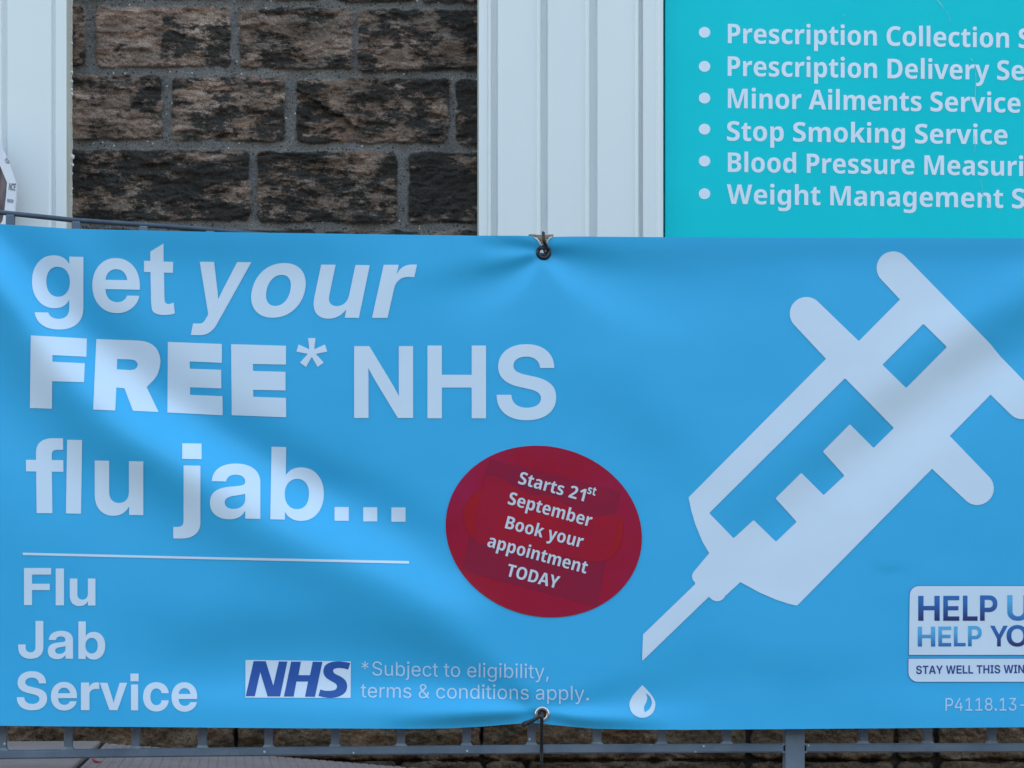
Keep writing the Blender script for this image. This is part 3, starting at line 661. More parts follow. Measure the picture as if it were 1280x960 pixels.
def glyph_quad(ch, font, x0, x1, tl, tr, bl, br, slant=0.0, lean=0.0):
    """One glyph stretched into a quad of photo pixels (rows at its four corners)."""
    cs = [np.stack([c[:, 0] + slant * c[:, 1], c[:, 1]], 1) for c in FONTS[font][ch][1]]
    al = np.concatenate(cs)
    mn, mx = al.min(0), al.max(0)
    out = []
    for c in cs:
        s = (c[:, 0] - mn[0]) / (mx[0] - mn[0])
        t = (c[:, 1] - mn[1]) / (mx[1] - mn[1])
        v = (1 - t) * (bl + (br - bl) * s) + t * (tl + (tr - tl) * s)
        out.append(np.stack([x0 + (x1 - x0) * s + lean * (t - 0.5), v], 1))
    return out


def glyph(ch, font, x0, x1, y0, y1, slope=0.0, slant=0.0, lean=0.0):
    h = slope * (x1 - x0) / 2
    return glyph_quad(ch, font, x0, x1, y0 - h, y0 + h, y1 - h, y1 + h, slant, lean)


def line(txt, font, x0, x1, b0, b1, cap, rot=None, fit=None, capu=None, track=0):
    """A line of type: ink from x0 to x1, baseline row b0 at x0 to b1 at x1, capital height cap px.
    fit: only that leading string spans x0..x1 (the rest runs on)."""
    F = FONTS[font]
    pen, parts = 0.0, []
    ink = [1e9, -1e9]
    for i, ch in enumerate(txt):
        adv, cs = F[ch]
        for c in cs:
            q = c + np.array([pen, 0])
            if fit is None or i < len(fit):
                ink = [min(ink[0], q[:, 0].min()), max(ink[1], q[:, 0].max())]
            parts.append(q)
        pen += adv + track
    capu = capu or {'B': 728, 'K': 728, 'R': 728, 'N': 714, 'C': 714}[font]
    sx, sy = (x1 - x0) / (ink[1] - ink[0]), cap / capu
    sl = (b1 - b0) / (x1 - x0)
    out = []
    for q in parts:
        X = (q[:, 0] - ink[0]) * sx
        Y = q[:, 1] * sy
        out.append(np.stack([x0 + X + (rot or 0) * Y, b0 + sl * X - Y], 1))
    return out


def refine(c, d):
    out = []
    for p, q in zip(c, np.roll(c, -1, 0)):
        n = max(1, int(math.ceil(np.hypot(*(q - p)) / d)))
        out += [p + (q - p) * k / n for k in range(n)]
    return np.array(out)


def pieces(contours, step):
    """Triangulate closed outlines (nonzero winding) with a grid of inner points so the film can follow a curved sheet."""
    V, E = [], []
    if step: contours = [refine(c, step * 0.8) for c in contours]
    for c in contours:
        n0 = len(V)
        V += [tuple(p) for p in c]
        E += [(n0 + i, n0 + (i + 1) % len(c)) for i in range(len(c))]
    A = np.array(V)
    mn, mx = A.min(0), A.max(0)
    if step:
        gx = np.arange(math.ceil(mn[0] / step) * step, mx[0], step) + 0.0137
        gy = np.arange(math.ceil(mn[1] / step) * step, mx[1], step) + 0.0071
        V += [(x, y) for x in gx for y in gy]
    vs, es, fs, *_ = delaunay_2d_cdt([Vector(p) for p in V], E, [], 0, 1e-5)
    vs = np.array([tuple(v) for v in vs])
    tr = np.array([f for f in fs if len(f) == 3])
    cen = vs[tr].mean(1)
    w = np.zeros(len(tr), int)
    for c in contours:
        a, b = c, np.roll(c, -1, 0)
        for p, q in zip(a, b):
            up = (p[1] <= cen[:, 1]) & (q[1] > cen[:, 1])
            dn = (p[1] > cen[:, 1]) & (q[1] <= cen[:, 1])
            cr = (q[0] - p[0]) * (cen[:, 1] - p[1]) - (cen[:, 0] - p[0]) * (q[1] - p[1])
            w += (up & (cr > 0)).astype(int) - (dn & (cr < 0)).astype(int)
    tr = tr[w != 0]
    used = np.unique(tr)
    re = -np.ones(len(vs), int)
    re[used] = np.arange(len(used))
    return vs[used], re[tr]


def groups(contours):
    """Cluster outlines whose boxes overlap, so each cluster is triangulated by itself."""
    bb = [(c.min(0), c.max(0)) for c in contours]
    gid = list(range(len(contours)))
    for i in range(len(contours)):
        for j in range(i):
            if (bb[i][0] <= bb[j][1]).all() and (bb[j][0] <= bb[i][1]).all():
                a, b = gid[i], gid[j]
                gid = [b if g == a else g for g in gid]
    out = {}
    for c, g in zip(contours, gid): out.setdefault(g, []).append(c)
    return list(out.values())


def mesh_of(contours, step=6.0):
    VS, FS, n = [], [], 0
    for g in groups(contours):
        v, f = pieces(g, step)
        VS.append(v); FS.append(f + n); n += len(v)
    return np.concatenate(VS), np.concatenate(FS)


def front(verts, faces):
    """Make triangles face the street (-Y)."""
    a, b, c = (verts[faces[:, k]] for k in range(3))
    n = np.cross(b - a, c - a)
    flip = n[:, 1] > 0
    faces = faces.copy()
    faces[flip] = faces[flip][:, ::-1]
    return faces


# ================================================================ GROUND
def ground_z(x):
    return 0.0


add = obj('street', [(-400, -400, 0), (400, -400, 0), (400, 400, 0), (-400, 400, 0)], [[0, 1, 2, 3]], M['street'])
tag(add, kind='structure')

Z_LAND = float(W(20, 926, Y_WALL)[2])
J0 = P(125, 928, Y_WALL)                      # where the landing meets the ramp at the wall
X_J = float(J0.x) + 0.004
SLOPE = 0.083
Y_FRONT = 3.36


def slab_point(u, v):
    d = W(u, v, 1.0) - np.asarray(EYE)
    return np.asarray(EYE) + d * ((Z_LAND - EYE.z) / d[2])


Q_ = slab_point(90.5, 957)
SKEW = (Q_[0] - J0.x) / (Y_WALL - Q_[1])      # the slab joints run slightly aslant to the wall


def shear(bm, x_min):
    for v in bm.verts:
        if v.co.x > x_min: v.co.x += SKEW * (Y_WALL - v.co.y)


def ramp_z(x):
    return Z_LAND - 0.003 - max(0.0, (x - X_J)) * SLOPE


# landing: one flat slab with a rounded arris, resting on the street
bm = bmesh.new()
add_box(bm, (-3.2, Y_FRONT, 0.0), (X_J - 0.0025, Y_WALL + 0.04, Z_LAND), 0.003)
shear(bm, X_J - 0.2)
tag(obj_bm('landing', bm, M['paving'], loc=(-1.8, 4.1, 0)), kind='structure')
# ramp: ribbed slabs falling to the right
RX, RY = np.concatenate([np.arange(X_J + 0.002, X_J + 0.9, 0.0016), np.arange(X_J + 0.9, 3.4, 0.004)]), np.linspace(Y_FRONT, Y_WALL + 0.04, 8)
gx, gy = np.meshgrid(RX, RY)
rib = np.minimum(1, np.abs(np.sin((gx - X_J) / 0.0165 * math.pi)) * 2.2) * 0.0017 * (gx < X_J + 0.9)
slab = np.mod(gx - X_J, 0.60)
rib = rib - 0.012 * (slab < 0.008)
gz = Z_LAND - 0.003 - (gx - X_J) * SLOPE + rib - 0.002
vs = np.stack([gx + SKEW * (Y_WALL - gy), gy, gz], -1).reshape(-1, 3)
nx, ny = len(RX), len(RY)
idx = np.arange(nx * ny).reshape(ny, nx)
fs = np.stack([idx[:-1, :-1], idx[:-1, 1:], idx[1:, 1:], idx[1:, :-1]], -1).reshape(-1, 4)
# skirt to the street on the front and both ends
base = vs.copy(); base[:, 2] = 0
b0 = len(vs)
vs2 = np.concatenate([vs, base])
sk = [[idx[0, i], idx[0, i] + b0, idx[0, i + 1] + b0, idx[0, i + 1]] for i in range(nx - 1)]
sk += [[idx[j + 1, 0], idx[j + 1, 0] + b0, idx[j, 0] + b0, idx[j, 0]] for j in range(ny - 1)]
sk += [[idx[j, -1], idx[j, -1] + b0, idx[j + 1, -1] + b0, idx[j + 1, -1]] for j in range(ny - 1)]
tag(obj('ramp', vs2, fs.tolist() + [[int(q) for q in f] for f in sk], M['paving'], loc=(0.4, 4.1, 0)), kind='structure')
bm = bmesh.new()
add_box(bm, (X_J - 0.02, Y_FRONT + 0.006, 0.0), (X_J + 0.02, Y_WALL + 0.04, Z_LAND - 0.0085))
shear(bm, -9)
tag(obj_bm('slab_joint', bm, M['joint_dirt'], loc=(X_J, 4.1, 0)), kind='structure')

# ================================================================ SHOP BUILDING
shop = thing('shop_building', (0.2, Y_WALL, 0), 'dark soot-stained stone shop front with white ribbed cladding strips, behind the blue banner', 'building')

STONES = []   # (u0, u1, v0, v1, soot, value, proud)


def course(v0, v1, cuts, lean=0.0, soot=None):
    for (a, b, *r) in cuts:
        STONES.append((a, b, v0 + (a - 340) * lean, v1 + (a - 340) * lean, r[0] if r else random.uniform(-0.03, 0.05), r[1] if len(r) > 1 else random.uniform(0.9, 1.15), random.uniform(0, 4), r[2] if len(r) > 2 else None))


random.seed(4)
HID = lambda o: [(a + o, a + o + random.choice((150, 175, 190)), 0.0) for a in range(-500, 1900, 200)]
course(-80, 0, [(40, 180), (190, 406, -0.02), (420, 516, 0.05), (527, 700, 0.04)], 0.012)
course(11, 86, [(20, 106, 0.02), (121, 287, -0.05, 1.25), (300, 440, -0.01), (448, 680, 0.01)], 0.012)
course(98, 177, [(20, 202, -0.005), (215.5, 356, 0.0), (370.5, 561, 0.0), (571, 720, 0.09)], 0.012)
course(190, 277, [(20, 312, 0.045, 1.05), (322.5, 496, 0.015), (511.5, 720, 0.07)], 0.006)
course(288, 370, [(20, 190), (205, 393), (404, 526, 0.0), (537, 720)], 0.005)
for k, o in enumerate((30, -60, 100, 10)):
    course(-170 - 90 * k, -92 - 90 * k, HID(o)); course(382 + 92 * k, 464 + 92 * k, HID(-o))
for (a, b) in ((-500, 20),):
    for k in range(5): course(11 + 90 * k, 92 + 90 * k, [(-480 + 30 * (k % 2), -260), (-250 + 30 * (k % 2), 8)])
for k in range(5): course(11 + 90 * k, 92 + 90 * k, [(735 + 40 * (k % 2) + 200 * j, 915 + 40 * (k % 2) + 200 * j) for j in range(6)])
course(752, 838, HID(15), 0, -0.2)
# rock-faced plinth seen under the banner
course(846, 948, [(-500, -210, -0.10, 0.60), (-200, 293, -0.10, 0.60), (297, 600, -0.115, 0.62), (604, 931, -0.11, 0.60), (940, 1116, -0.10, 0.55), (1123, 1166, -0.07, 0.50), (1174, 1500, -0.10, 0.60), (1510, 1800, -0.1, 0.60)])
course(953, 1060, [(-500, -100, -0.08, 0.47), (-90, 250, -0.06, 0.47), (258, 496, -0.05, 0.45), (502, 602, -0.08, 0.50), (609, 655, -0.06, 0.45), (662, 931, -0.07, 0.47), (940, 1116, -0.07, 0.47), (1123, 1166, -0.06, 0.45), (1174, 1420, -0.08, 0.47), (1428, 1800, -0.08, 0.47)])
course(1068, 1170, HID(40)); course(1178, 1280, HID(-40)); course(1290, 1390, HID(0)); course(1400, 1500, HID(60)); course(1510, 1610, HID(20))


def wall_relief(u, v):
    u, v = np.asarray(u, float), np.asarray(v, float)
    h = fbm(u / 5, v / 5, 11, 3) * 1.6 + fbm(u / 40, v / 40, 12, 3) * 1.4
    mask = np.zeros_like(u)
    tone = np.ones_like(u)
    soot = np.zeros_like(u)
    wu = fbm(u / 13, v / 13, 21, 4) * 3.2
    for i, (a, b, c, d, sk_, val, pr, _) in enumerate(STONES):
        sel = (u > a - 8) & (u < b + 8) & (v > c - 8) & (v < d + 8)
        if not sel.any(): continue
        U, Vv = u[sel], v[sel]
        plinth = c > 840 and c < 1060
        dx, dy = np.minimum(U - a, b - U), np.minimum(Vv - c, d - Vv)
        r = 7.0
        dd = np.where((dx < r) & (dy < r), r - np.hypot(r - dx, r - dy), np.minimum(dx, dy)) + wu[sel] + 1.2
        mk = sstep(-0.3, 1.6, dd)
        ou, ov = U + 311 * i, Vv + 97 * i
        bedding = fbm(ou / 40, ov / 9.0 + 0.6 * fbm(ou / 30, ov / 30, 44, 2), 31, 5, 0.62)
        terr = np.floor(bedding * 5 + 0.35 * fbm(ou / 9, ov / 5, 37, 3)) / 5
        big = fbm(ou / 48, ov / 34, 33, 4)
        chip = fbm(ou / 9, ov / 7, 35, 4, 0.65)
        if plinth:
            rel = 10 + 13 * big + 8 * fbm(ou / 16, ov / 12, 39, 6, 0.72) + 6 * chip + 7 * (1 - np.exp(-np.maximum(dd, 0) / 9))
        else:
            rel = 4 + pr + 3.6 * bedding + 6.0 * terr + 3.6 * big + 4.2 * chip + 2.0 * (1 - np.exp(-np.maximum(dd, 0) / 4))
        if a == 370.5:      # the stone with a split corner
            s = (Vv - (112 + (U - 372) * 0.62)) + 5 * fbm(U / 12, Vv / 12, 41, 3)
            inl = (U < 448)
            rel = rel + np.where(inl, np.where(s < 0, 7 * np.exp(s / 26), -9 * np.exp(-s / 18)), 0)
        if plinth: h[sel] = np.minimum(h[sel], -6.0) * (1 - mask[sel]) + h[sel] * mask[sel]
        h[sel] = h[sel] * (1 - mk) + mk * rel
        mask[sel] = np.maximum(mask[sel], mk)
        if a == 121: sk_ = sk_ + 0.10 * sstep(185, 230, U + 14 * wu[sel]) - 0.035
        tone[sel] = np.where(mk > 0.05, val, tone[sel])
        soot[sel] = np.where(mk > 0.05, sk_, soot[sel])
    pz = (v > 843) & (v < 1064)          # darker joints of the plinth
    tone = np.where(pz & (mask < 0.5), 0.22, tone)
    mask = np.where(pz, np.maximum(mask, 0.9), mask)
    return h, mask, tone, soot


def relief_patch(name, us, vs_, label=None):
    uu, vv = np.meshgrid(us, vs_)
    u, v = uu.ravel(), vv.ravel()
    h, mk, tn, so = wall_relief(u, v)
    pos = W(u, v, Y_WALL - h * MM)
    n0, n1 = len(vs_), len(us)
    idx = np.arange(n0 * n1).reshape(n0, n1)
    f = np.stack([idx[:-1, :-1], idx[1:, :-1], idx[1:, 1:], idx[:-1, 1:]], -1).reshape(-1, 4)
    return pos, f, dict(stone_mask=mk, stone_tone=tn, soot=so)


def join_patches(ps):
    V, Fc, A, n = [], [], {}, 0
    for p, f, a in ps:
        V.append(p); Fc.append(f + n); n += len(p)
        for k, x in a.items(): A.setdefault(k, []).append(x)
    return np.concatenate(V), np.concatenate(Fc), {k: np.concatenate(x) for k, x in A.items()}


def thin(a, k): return np.unique(np.append(a[::k], a[-1]))


fine_u = np.arange(78, 612.1, 1.5)
coarse_l, coarse_r = np.arange(-420, 78.1, 6), np.arange(612, 1780, 6)
fine_v, low_v = np.arange(-16, 330, 1.5), np.arange(862, 1001, 1.5)
up_v = np.arange(-430, -15.9, 6)
mid_v = np.arange(fine_v[-1], 862.1, 6); mid_v[-1] = 862
bot_v = np.concatenate([np.arange(low_v[-1], 1600, 8)])
all_u = np.arange(-420, 1780, 6)
pl_u = np.arange(-60, 1341, 1.5)
V_, F_, A_ = join_patches([
    relief_patch('', fine_u, fine_v), relief_patch('', coarse_l, thin(fine_v, 4)), relief_patch('', coarse_r, thin(fine_v, 4)),
    relief_patch('', all_u, up_v), relief_patch('', all_u, mid_v)])
obj('stone_wall', V_, F_, M['stone'], shop, True, attrs=A_)
V_, F_, A_ = join_patches([relief_patch('', pl_u, low_v), relief_patch('', np.arange(-420, -59.9, 6), thin(low_v, 3)), relief_patch('', np.arange(1339.5, 1780, 6), thin(low_v, 3)), relief_patch('', all_u, bot_v)])
tag(obj('plinth', V_, F_, M['plinth_stone'], shop, True, attrs=A_), 'rough brown rock-faced stones at the foot of the wall')
# the rest of the block: upper storey, flanks, roof (they shade the front)
bm = bmesh.new()
zt = float(W(640, -429, Y_WALL)[2]) - 0.01
add_box(bm, (-9, Y_WALL + 0.002, zt), (10, 11, 6.6))
add_box(bm, (-9, Y_WALL + 0.002, 0), (float(W(-418, 0, Y_WALL)[0]), 11, zt))
add_box(bm, (float(W(1770, 0, Y_WALL)[0]), Y_WALL + 0.002, 0), (10, 11, zt))
add_box(bm, (-8.99, Y_WALL + 0.05, 0.01), (9.99, 10.99, zt + 0.1))
obj_bm('upper_wall', bm, M['stone'], shop)
bm = bmesh.new()
pr = [(-9.3, Y_WALL - 0.35, 6.55), (-9.3, 8, 8.2), (-9.3, 11.3, 6.55)]
a = [bm.verts.new(p) for p in pr]; b = [bm.verts.new((10.3, p[1], p[2])) for p in pr]
bm.faces.new(a); bm.faces.new(b[::-1])
for i in range(3): bm.faces.new([a[i], b[i], b[(i + 1) % 3], a[(i + 1) % 3]])
obj_bm('roof', bm, M['roof'], shop)


# ---- white ribbed cladding strips
def strip(name, prof, z0, z1, m, parent, label=None, jag=0.0):
    """Extrude a plan profile [(u px, depth mm proud of Y_PIL)] upwards."""
    pts = [(float(W(u, 480, Y_PIL)[0]), Y_PIL - d * MM) for u, d in prof]
    zs = [z0, z1]
    vs = [(x, y, z) for z in zs for x, y in pts]
    n = len(pts)
    fs = [[i, i + 1, n + i + 1, n + i] for i in range(n - 1)]
    o = obj(name, vs, fs, m, parent, False)
    if label: tag(o, label)
    return o


def groove(a, b, c):
    """bead a..b, then a recess b..c, back to the face."""
    w = b - a
    return [(a - 0.6, 0), (a, 2.4), (a + 0.3 * w, 4.2), (a + 0.7 * w, 4.0), (b, 1.5), (b + 0.4, -10), (b + 1.4, -12), (c - 1.8, -12), (c - 0.8, -9.0), (c, 0)]


z_lo, z_hi = float(W(0, 722, Y_PIL)[2]), 3.3
right_prof = [(598.5, -80), (598.5, 0), (599.4, 1.0), (609, 1.0)] + groove(610.5, 613.5, 622.5) + groove(671.5, 675.5, 685) + groove(732, 736.5, 747) + groove(794, 798, 804) + [(820, 0), (821, 1.6), (823, 1.6), (824.5, 0), (828.4, -0.4), (829.2, -2), (829.2, -80)]
pil = bpy.data.objects.new('pilaster', None)
COL.objects.link(pil); pil.parent = shop
pil.location = Vector((float(W(714, 0, Y_PIL)[0]), Y_PIL, z_lo)) - shop.location
tag(pil, 'white ribbed cladding strip between the stone and the teal sign')
strip('cladding', right_prof, z_lo, z_hi, M['white_upvc'], pil)
left_prof = [(-190, -80), (-190, 0), (-140, 0)] + groove(-128, -124, -114) + groove(-62, -58, -49) + [(-2.5, 0), (-1.5, 1.5), (0.5, 1.5), (1.5, 0), (2.2, -5.5), (4, -6.5), (7.6, -6.5), (8.6, -5), (9.4, 0), (61, 0), (62.2, -1.5), (64, -3.0), (65.5, -6.5), (68, -7), (69.2, -5), (69.8, 1.0), (80.8, 1.4), (82.4, 1.8), (83.2, 1.0)]
pil2 = bpy.data.objects.new('pilaster', None)
COL.objects.link(pil2); pil2.parent = shop
pil2.location = Vector((float(W(-50, 0, Y_PIL)[0]), Y_PIL, z_lo)) - shop.location
tag(pil2, 'white ribbed cladding strip with a cream edge at the far left of the wall')
strip('cladding', left_prof, z_lo, z_hi, M['white_upvc'], pil2)
# cream return of the left strip towards the stone, with squeezed-out sealant
xe = float(W(83.2, 480, Y_PIL)[0])
obj('edge_trim', [(xe, Y_PIL - 0.001, z_lo), (xe, Y_PIL - 0.001, z_hi), (xe + 0.002, Y_WALL + 0.02, z_hi), (xe + 0.002, Y_WALL + 0.02, z_lo)], [[0, 3, 2, 1]], M['cream_edge'], pil2)
bm = bmesh.new()
rs = random.Random(8)
for side, uu_, n in ((1, 88.6, 46), (-1, 598.0, 36)):
    pass
z = float(W(88, 300, Y_WALL)[2])
while z < float(W(88, -20, Y_WALL)[2]):
    r = rs.choice((0.0008, 0.0012, 0.002, 0.001))
    if rs.random() < 0.06: r = 0.004
    c = Vector((xe + 0.002 + r * 0.3, Y_WALL - 0.028 + rs.uniform(-0.008, 0.004), z))
    res = bmesh.ops.create_icosphere(bm, subdivisions=1, radius=1, matrix=Matrix.Translation(c) @ Matrix.Diagonal((r * rs.uniform(0.8, 1.6), r, r * rs.uniform(0.8, 2.2), 1)))
    z += rs.uniform(0.003, 0.022)
obj_bm('sealant', bm, M['foam'], pil2, True)

# unseen terrace added to shut off the low sky and mirror in the vinyl
terr = thing('unseen_terrace', (0, -17, 0), 'unseen dark stone terrace added across the street to shut off the low sky', 'building')
bm = bmesh.new()
add_box(bm, (-26, -27, 0), (26, -17, 7.6))
obj_bm('wall', bm, M['terrace_stone'], terr)
bm = bmesh.new()
pr = [(-26.3, -16.7, 7.55), (-26.3, -22, 10.6), (-26.3, -27.3, 7.55)]
a = [bm.verts.new(p) for p in pr]; b = [bm.verts.new((26.3, p[1], p[2])) for p in pr]
bm.faces.new(a); bm.faces.new(b[::-1])
for i in range(3): bm.faces.new([a[i], b[i], b[(i + 1) % 3], a[(i + 1) % 3]])
obj_bm('roof', bm, M['roof'], terr)
for i in range(9):
    for z in (1.0, 4.6):
        x = -23 + i * 5.6
        bm = bmesh.new(); add_box(bm, (x - 0.65, -16.96, z), (x + 0.65, -16.94, z + 1.7))
        w_ = obj_bm('window', bm, M['window_glass'], terr)
        bm = bmesh.new(); add_box(bm, (x - 0.8, -16.995, z - 0.16), (x + 0.8, -16.85, z - 0.02))
        obj_bm('sill', bm, M['terrace_stone'], w_)

# ================================================================ TEAL SIGN
u_s0, u_s1 = 831.5, 1520
sx0, sx1 = float(W(u_s0, 300, Y_SIGN)[0]), float(W(u_s1, 300, Y_SIGN)[0])
sz0, sz1 = float(W(0, 560, Y_SIGN)[2]), float(W(0, -260, Y_SIGN)[2])
sign = thing('shop_sign', ((sx0 + sx1) / 2, Y_SIGN, sz0), 'teal sign board with a white bullet list of services, above the banner at right', 'sign')
bm = bmesh.new()
add_box(bm, (sx0, Y_SIGN, sz0), (sx1, Y_SIGN + 0.02, sz1), 0.0012)
obj_bm('panel', bm, M['teal'], sign)
bm = bmesh.new()
add_box(bm, (sx0 - 0.0045, Y_SIGN + 0.0205, sz0 - 0.01), (sx1 + 0.0045, Y_WALL - 0.001, sz1 + 0.01))
obj_bm('backing_board', bm, M['rebate'], sign)


def sign_print(name, contours, m, lift=0.0006, label=None):
    v, f = mesh_of(contours, 0)
    pos = W(v[:, 0], v[:, 1], Y_SIGN - lift)
    o = obj(name, pos, front(pos, f), m, sign)
    if label: tag(o, label)
    return o


for txt, fit, x0, x1, b0, b1, cap in (
    ('Prescription Collection Service', 'Prescription Collection', 909.8, 1261.3, 53.9, 59.6, 24.2),
    ('Prescription Delivery Service', 'Prescription Delivery', 909.6, 1236.8, 94.8, 99.7, 24.4),
    ('Minor Ailments Service', None, 909.8, 1275.6, 135.0, 140.9, 24.4),
    ('Stop Smoking Service', None, 908.8, 1259.3, 175.8, 180.7, 24.2),
    ('Blood Pressure Measuring', 'Blood Pressure Measuri', 909.8, 1279.0, 214.8, 220.0, 24.2),
    ('Weight Management Service', 'Weight Management', 908.4, 1254.0, 254.8, 260.0, 24.4)):
    sign_print('lettering', line(txt, 'N', x0, x1, b0, b1, cap, fit=fit), M['sign_white'], label='white words ' + txt)
ang = np.linspace(0, 2 * math.pi, 28, endpoint=False)
for bu, bv in ((880.7, 40.4), (880.7, 83.0), (880.7, 122.6), (880.7, 161.4), (880.7, 201.3), (880.7, 242.2)):
    sign_print('bullet_dot', [np.stack([bu + 7.2 * np.cos(ang), bv + 6.8 * np.sin(ang)], 1)], M['sign_white'])


def scuff(pts, w):
    pts = np.array(pts, float)
    d = np.gradient(pts, axis=0)
    n = np.stack([-d[:, 1], d[:, 0]], 1) / np.hypot(d[:, 0], d[:, 1])[:, None]
    w = np.array(w)[:, None]
    return np.concatenate([pts + n * w / 2, (pts - n * w / 2)[::-1]])


sc = [scuff([(1171, 0), (1175, 4), (1180, 11)], [0.6, 1.8, 0.5]), scuff([(1183, 14), (1186, 20), (1188, 28)], [0.5, 1.0, 0.4]),
      scuff([(1213, 73), (1215, 75), (1217, 77)], [1.2, 2.0, 0.8]), scuff([(1219, 86), (1220, 98), (1219, 118), (1220, 126)], [0.5, 1.0, 1.3, 0.4]),
      scuff([(1218, 170), (1219, 182), (1218, 190)], [0.4, 0.9, 0.4]), scuff([(1226, 224), (1229, 245), (1240, 262)], [0.5, 1.0, 0.4]), scuff([(1054, 18), (1055, 19), (1057, 20)], [0.8, 1.4, 0.5])]
for c in sc: sign_print('scuff_mark', [c], M['teal_scuff'], 0.0009)

# ================================================================ RAILING
rail = thing('railing', P(640, 940, Y_RAIL), 'blue-grey painted steel railing with square balusters carrying the banner', 'railing')


def bar_px(bm, u0, v0, u1, v1, wpx, depth, bevel=0.0015, y=Y_RAIL, w2=None, d2=None):
    s = y / F_PX
    add_bar(bm, P(u0, v0, y), P(u1, v1, y), wpx * s, depth, bevel, w2 * s if w2 else None, d2)


def low(u):
    return np.interp(u, [-260, 0, 200, 400, 760, 985, 1160, 1600], [946, 943.3, 940.6, 938.6, 935.7, 934.9, 934.6, 934])


for a, b in ((-258, 981), (1003.5, 1598)):
    bm = bmesh.new()
    us = np.linspace(a, b, 12)
    s = Y_RAIL / F_PX
    rings = []
    hw, hd, cb = 5.4 * s, 0.011, 0.0022
    for q in us:
        c = P(q, float(low(q)), Y_RAIL)
        rings.append([bm.verts.new(c + Vector((0, y, z))) for y, z in ((-hd, -hw + cb), (-hd, hw - cb), (-hd + cb * 0.4, hw - cb * 0.4), (-hd + cb, hw), (hd - cb, hw), (hd, hw - cb), (hd, -hw + cb), (hd - cb, -hw), (-hd + cb, -hw))])
    for i in range(len(us) - 1):
        A, B = rings[i], rings[i + 1]
        for k in range(9): bm.faces.new([A[k], A[(k + 1) % 9], B[(k + 1) % 9], B[k]])
    bm.faces.new(rings[0]); bm.faces.new(rings[-1])
    obj_bm('bottom_rail', bm, M['steel'], rail)

top = lambda u: np.interp(u, [-260, 0, 90, 250, 400, 680, 1000, 1600], [238, 265.5, 275, 286, 300, 319.5, 326, 330])
bm = bmesh.new()
pts = [P(q, float(top(q)), Y_RAIL) for q in np.linspace(-258, 1598, 60)]
add_tube(bm, pts, 3.1 * Y_RAIL / F_PX, 12)
obj_bm('top_rail', bm, M['dark_steel'], rail, True)

for u in [-162.5, -79.5, 3.2, 85.4, 169.7, 253, 335.8, 418.8, 501.2, 583, 664.4, 746.3, 827, 908.4, 1078.9, 1159.3, 1239.3, 1321, 1403, 1485]:
    bm = bmesh.new()
    vb, vt = float(low(u)) - 5.2, float(top(u + 10))
    lean = 10 if u < 330 else 6
    bar_px(bm, u, vb, u + lean, vt + 2, 10.4, 0.0125, 0.0014)
    b_o = obj_bm('baluster', bm, M['steel'], rail)
    bm = bmesh.new()
    bar_px(bm, u, vb + 0.6, u + 0.1, vb - 3.6, 16.5, 0.0145, 0.001, w2=10.8, d2=0.0132)
    obj_bm('weld', bm, M['weld'], b_o)
for u in (-262, 992, 1604):
    bm = bmesh.new()
    p = P(u, 900, Y_RAIL)
    zb = max(0.0, (ramp_z(p.x) if p.x > X_J else Z_LAND)) - 0.004
    ztop = float(W(u, float(top(u)) - 6, Y_RAIL)[2])
    hw = 12.2 * Y_RAIL / F_PX
    add_box(bm, (p.x - hw, Y_RAIL - hw, zb), (p.x + hw, Y_RAIL + hw, ztop), 0.002)
    po = obj_bm('post', bm, M['steel'], rail)
    if u == 992:
        for q in (978.8, 1005.2):
            bm = bmesh.new()
            bar_px(bm, q, 929.0, q + 0.01, 941.0, 4.2, 0.022, 0.0014)
            obj_bm('weld', bm, M['weld'], po)

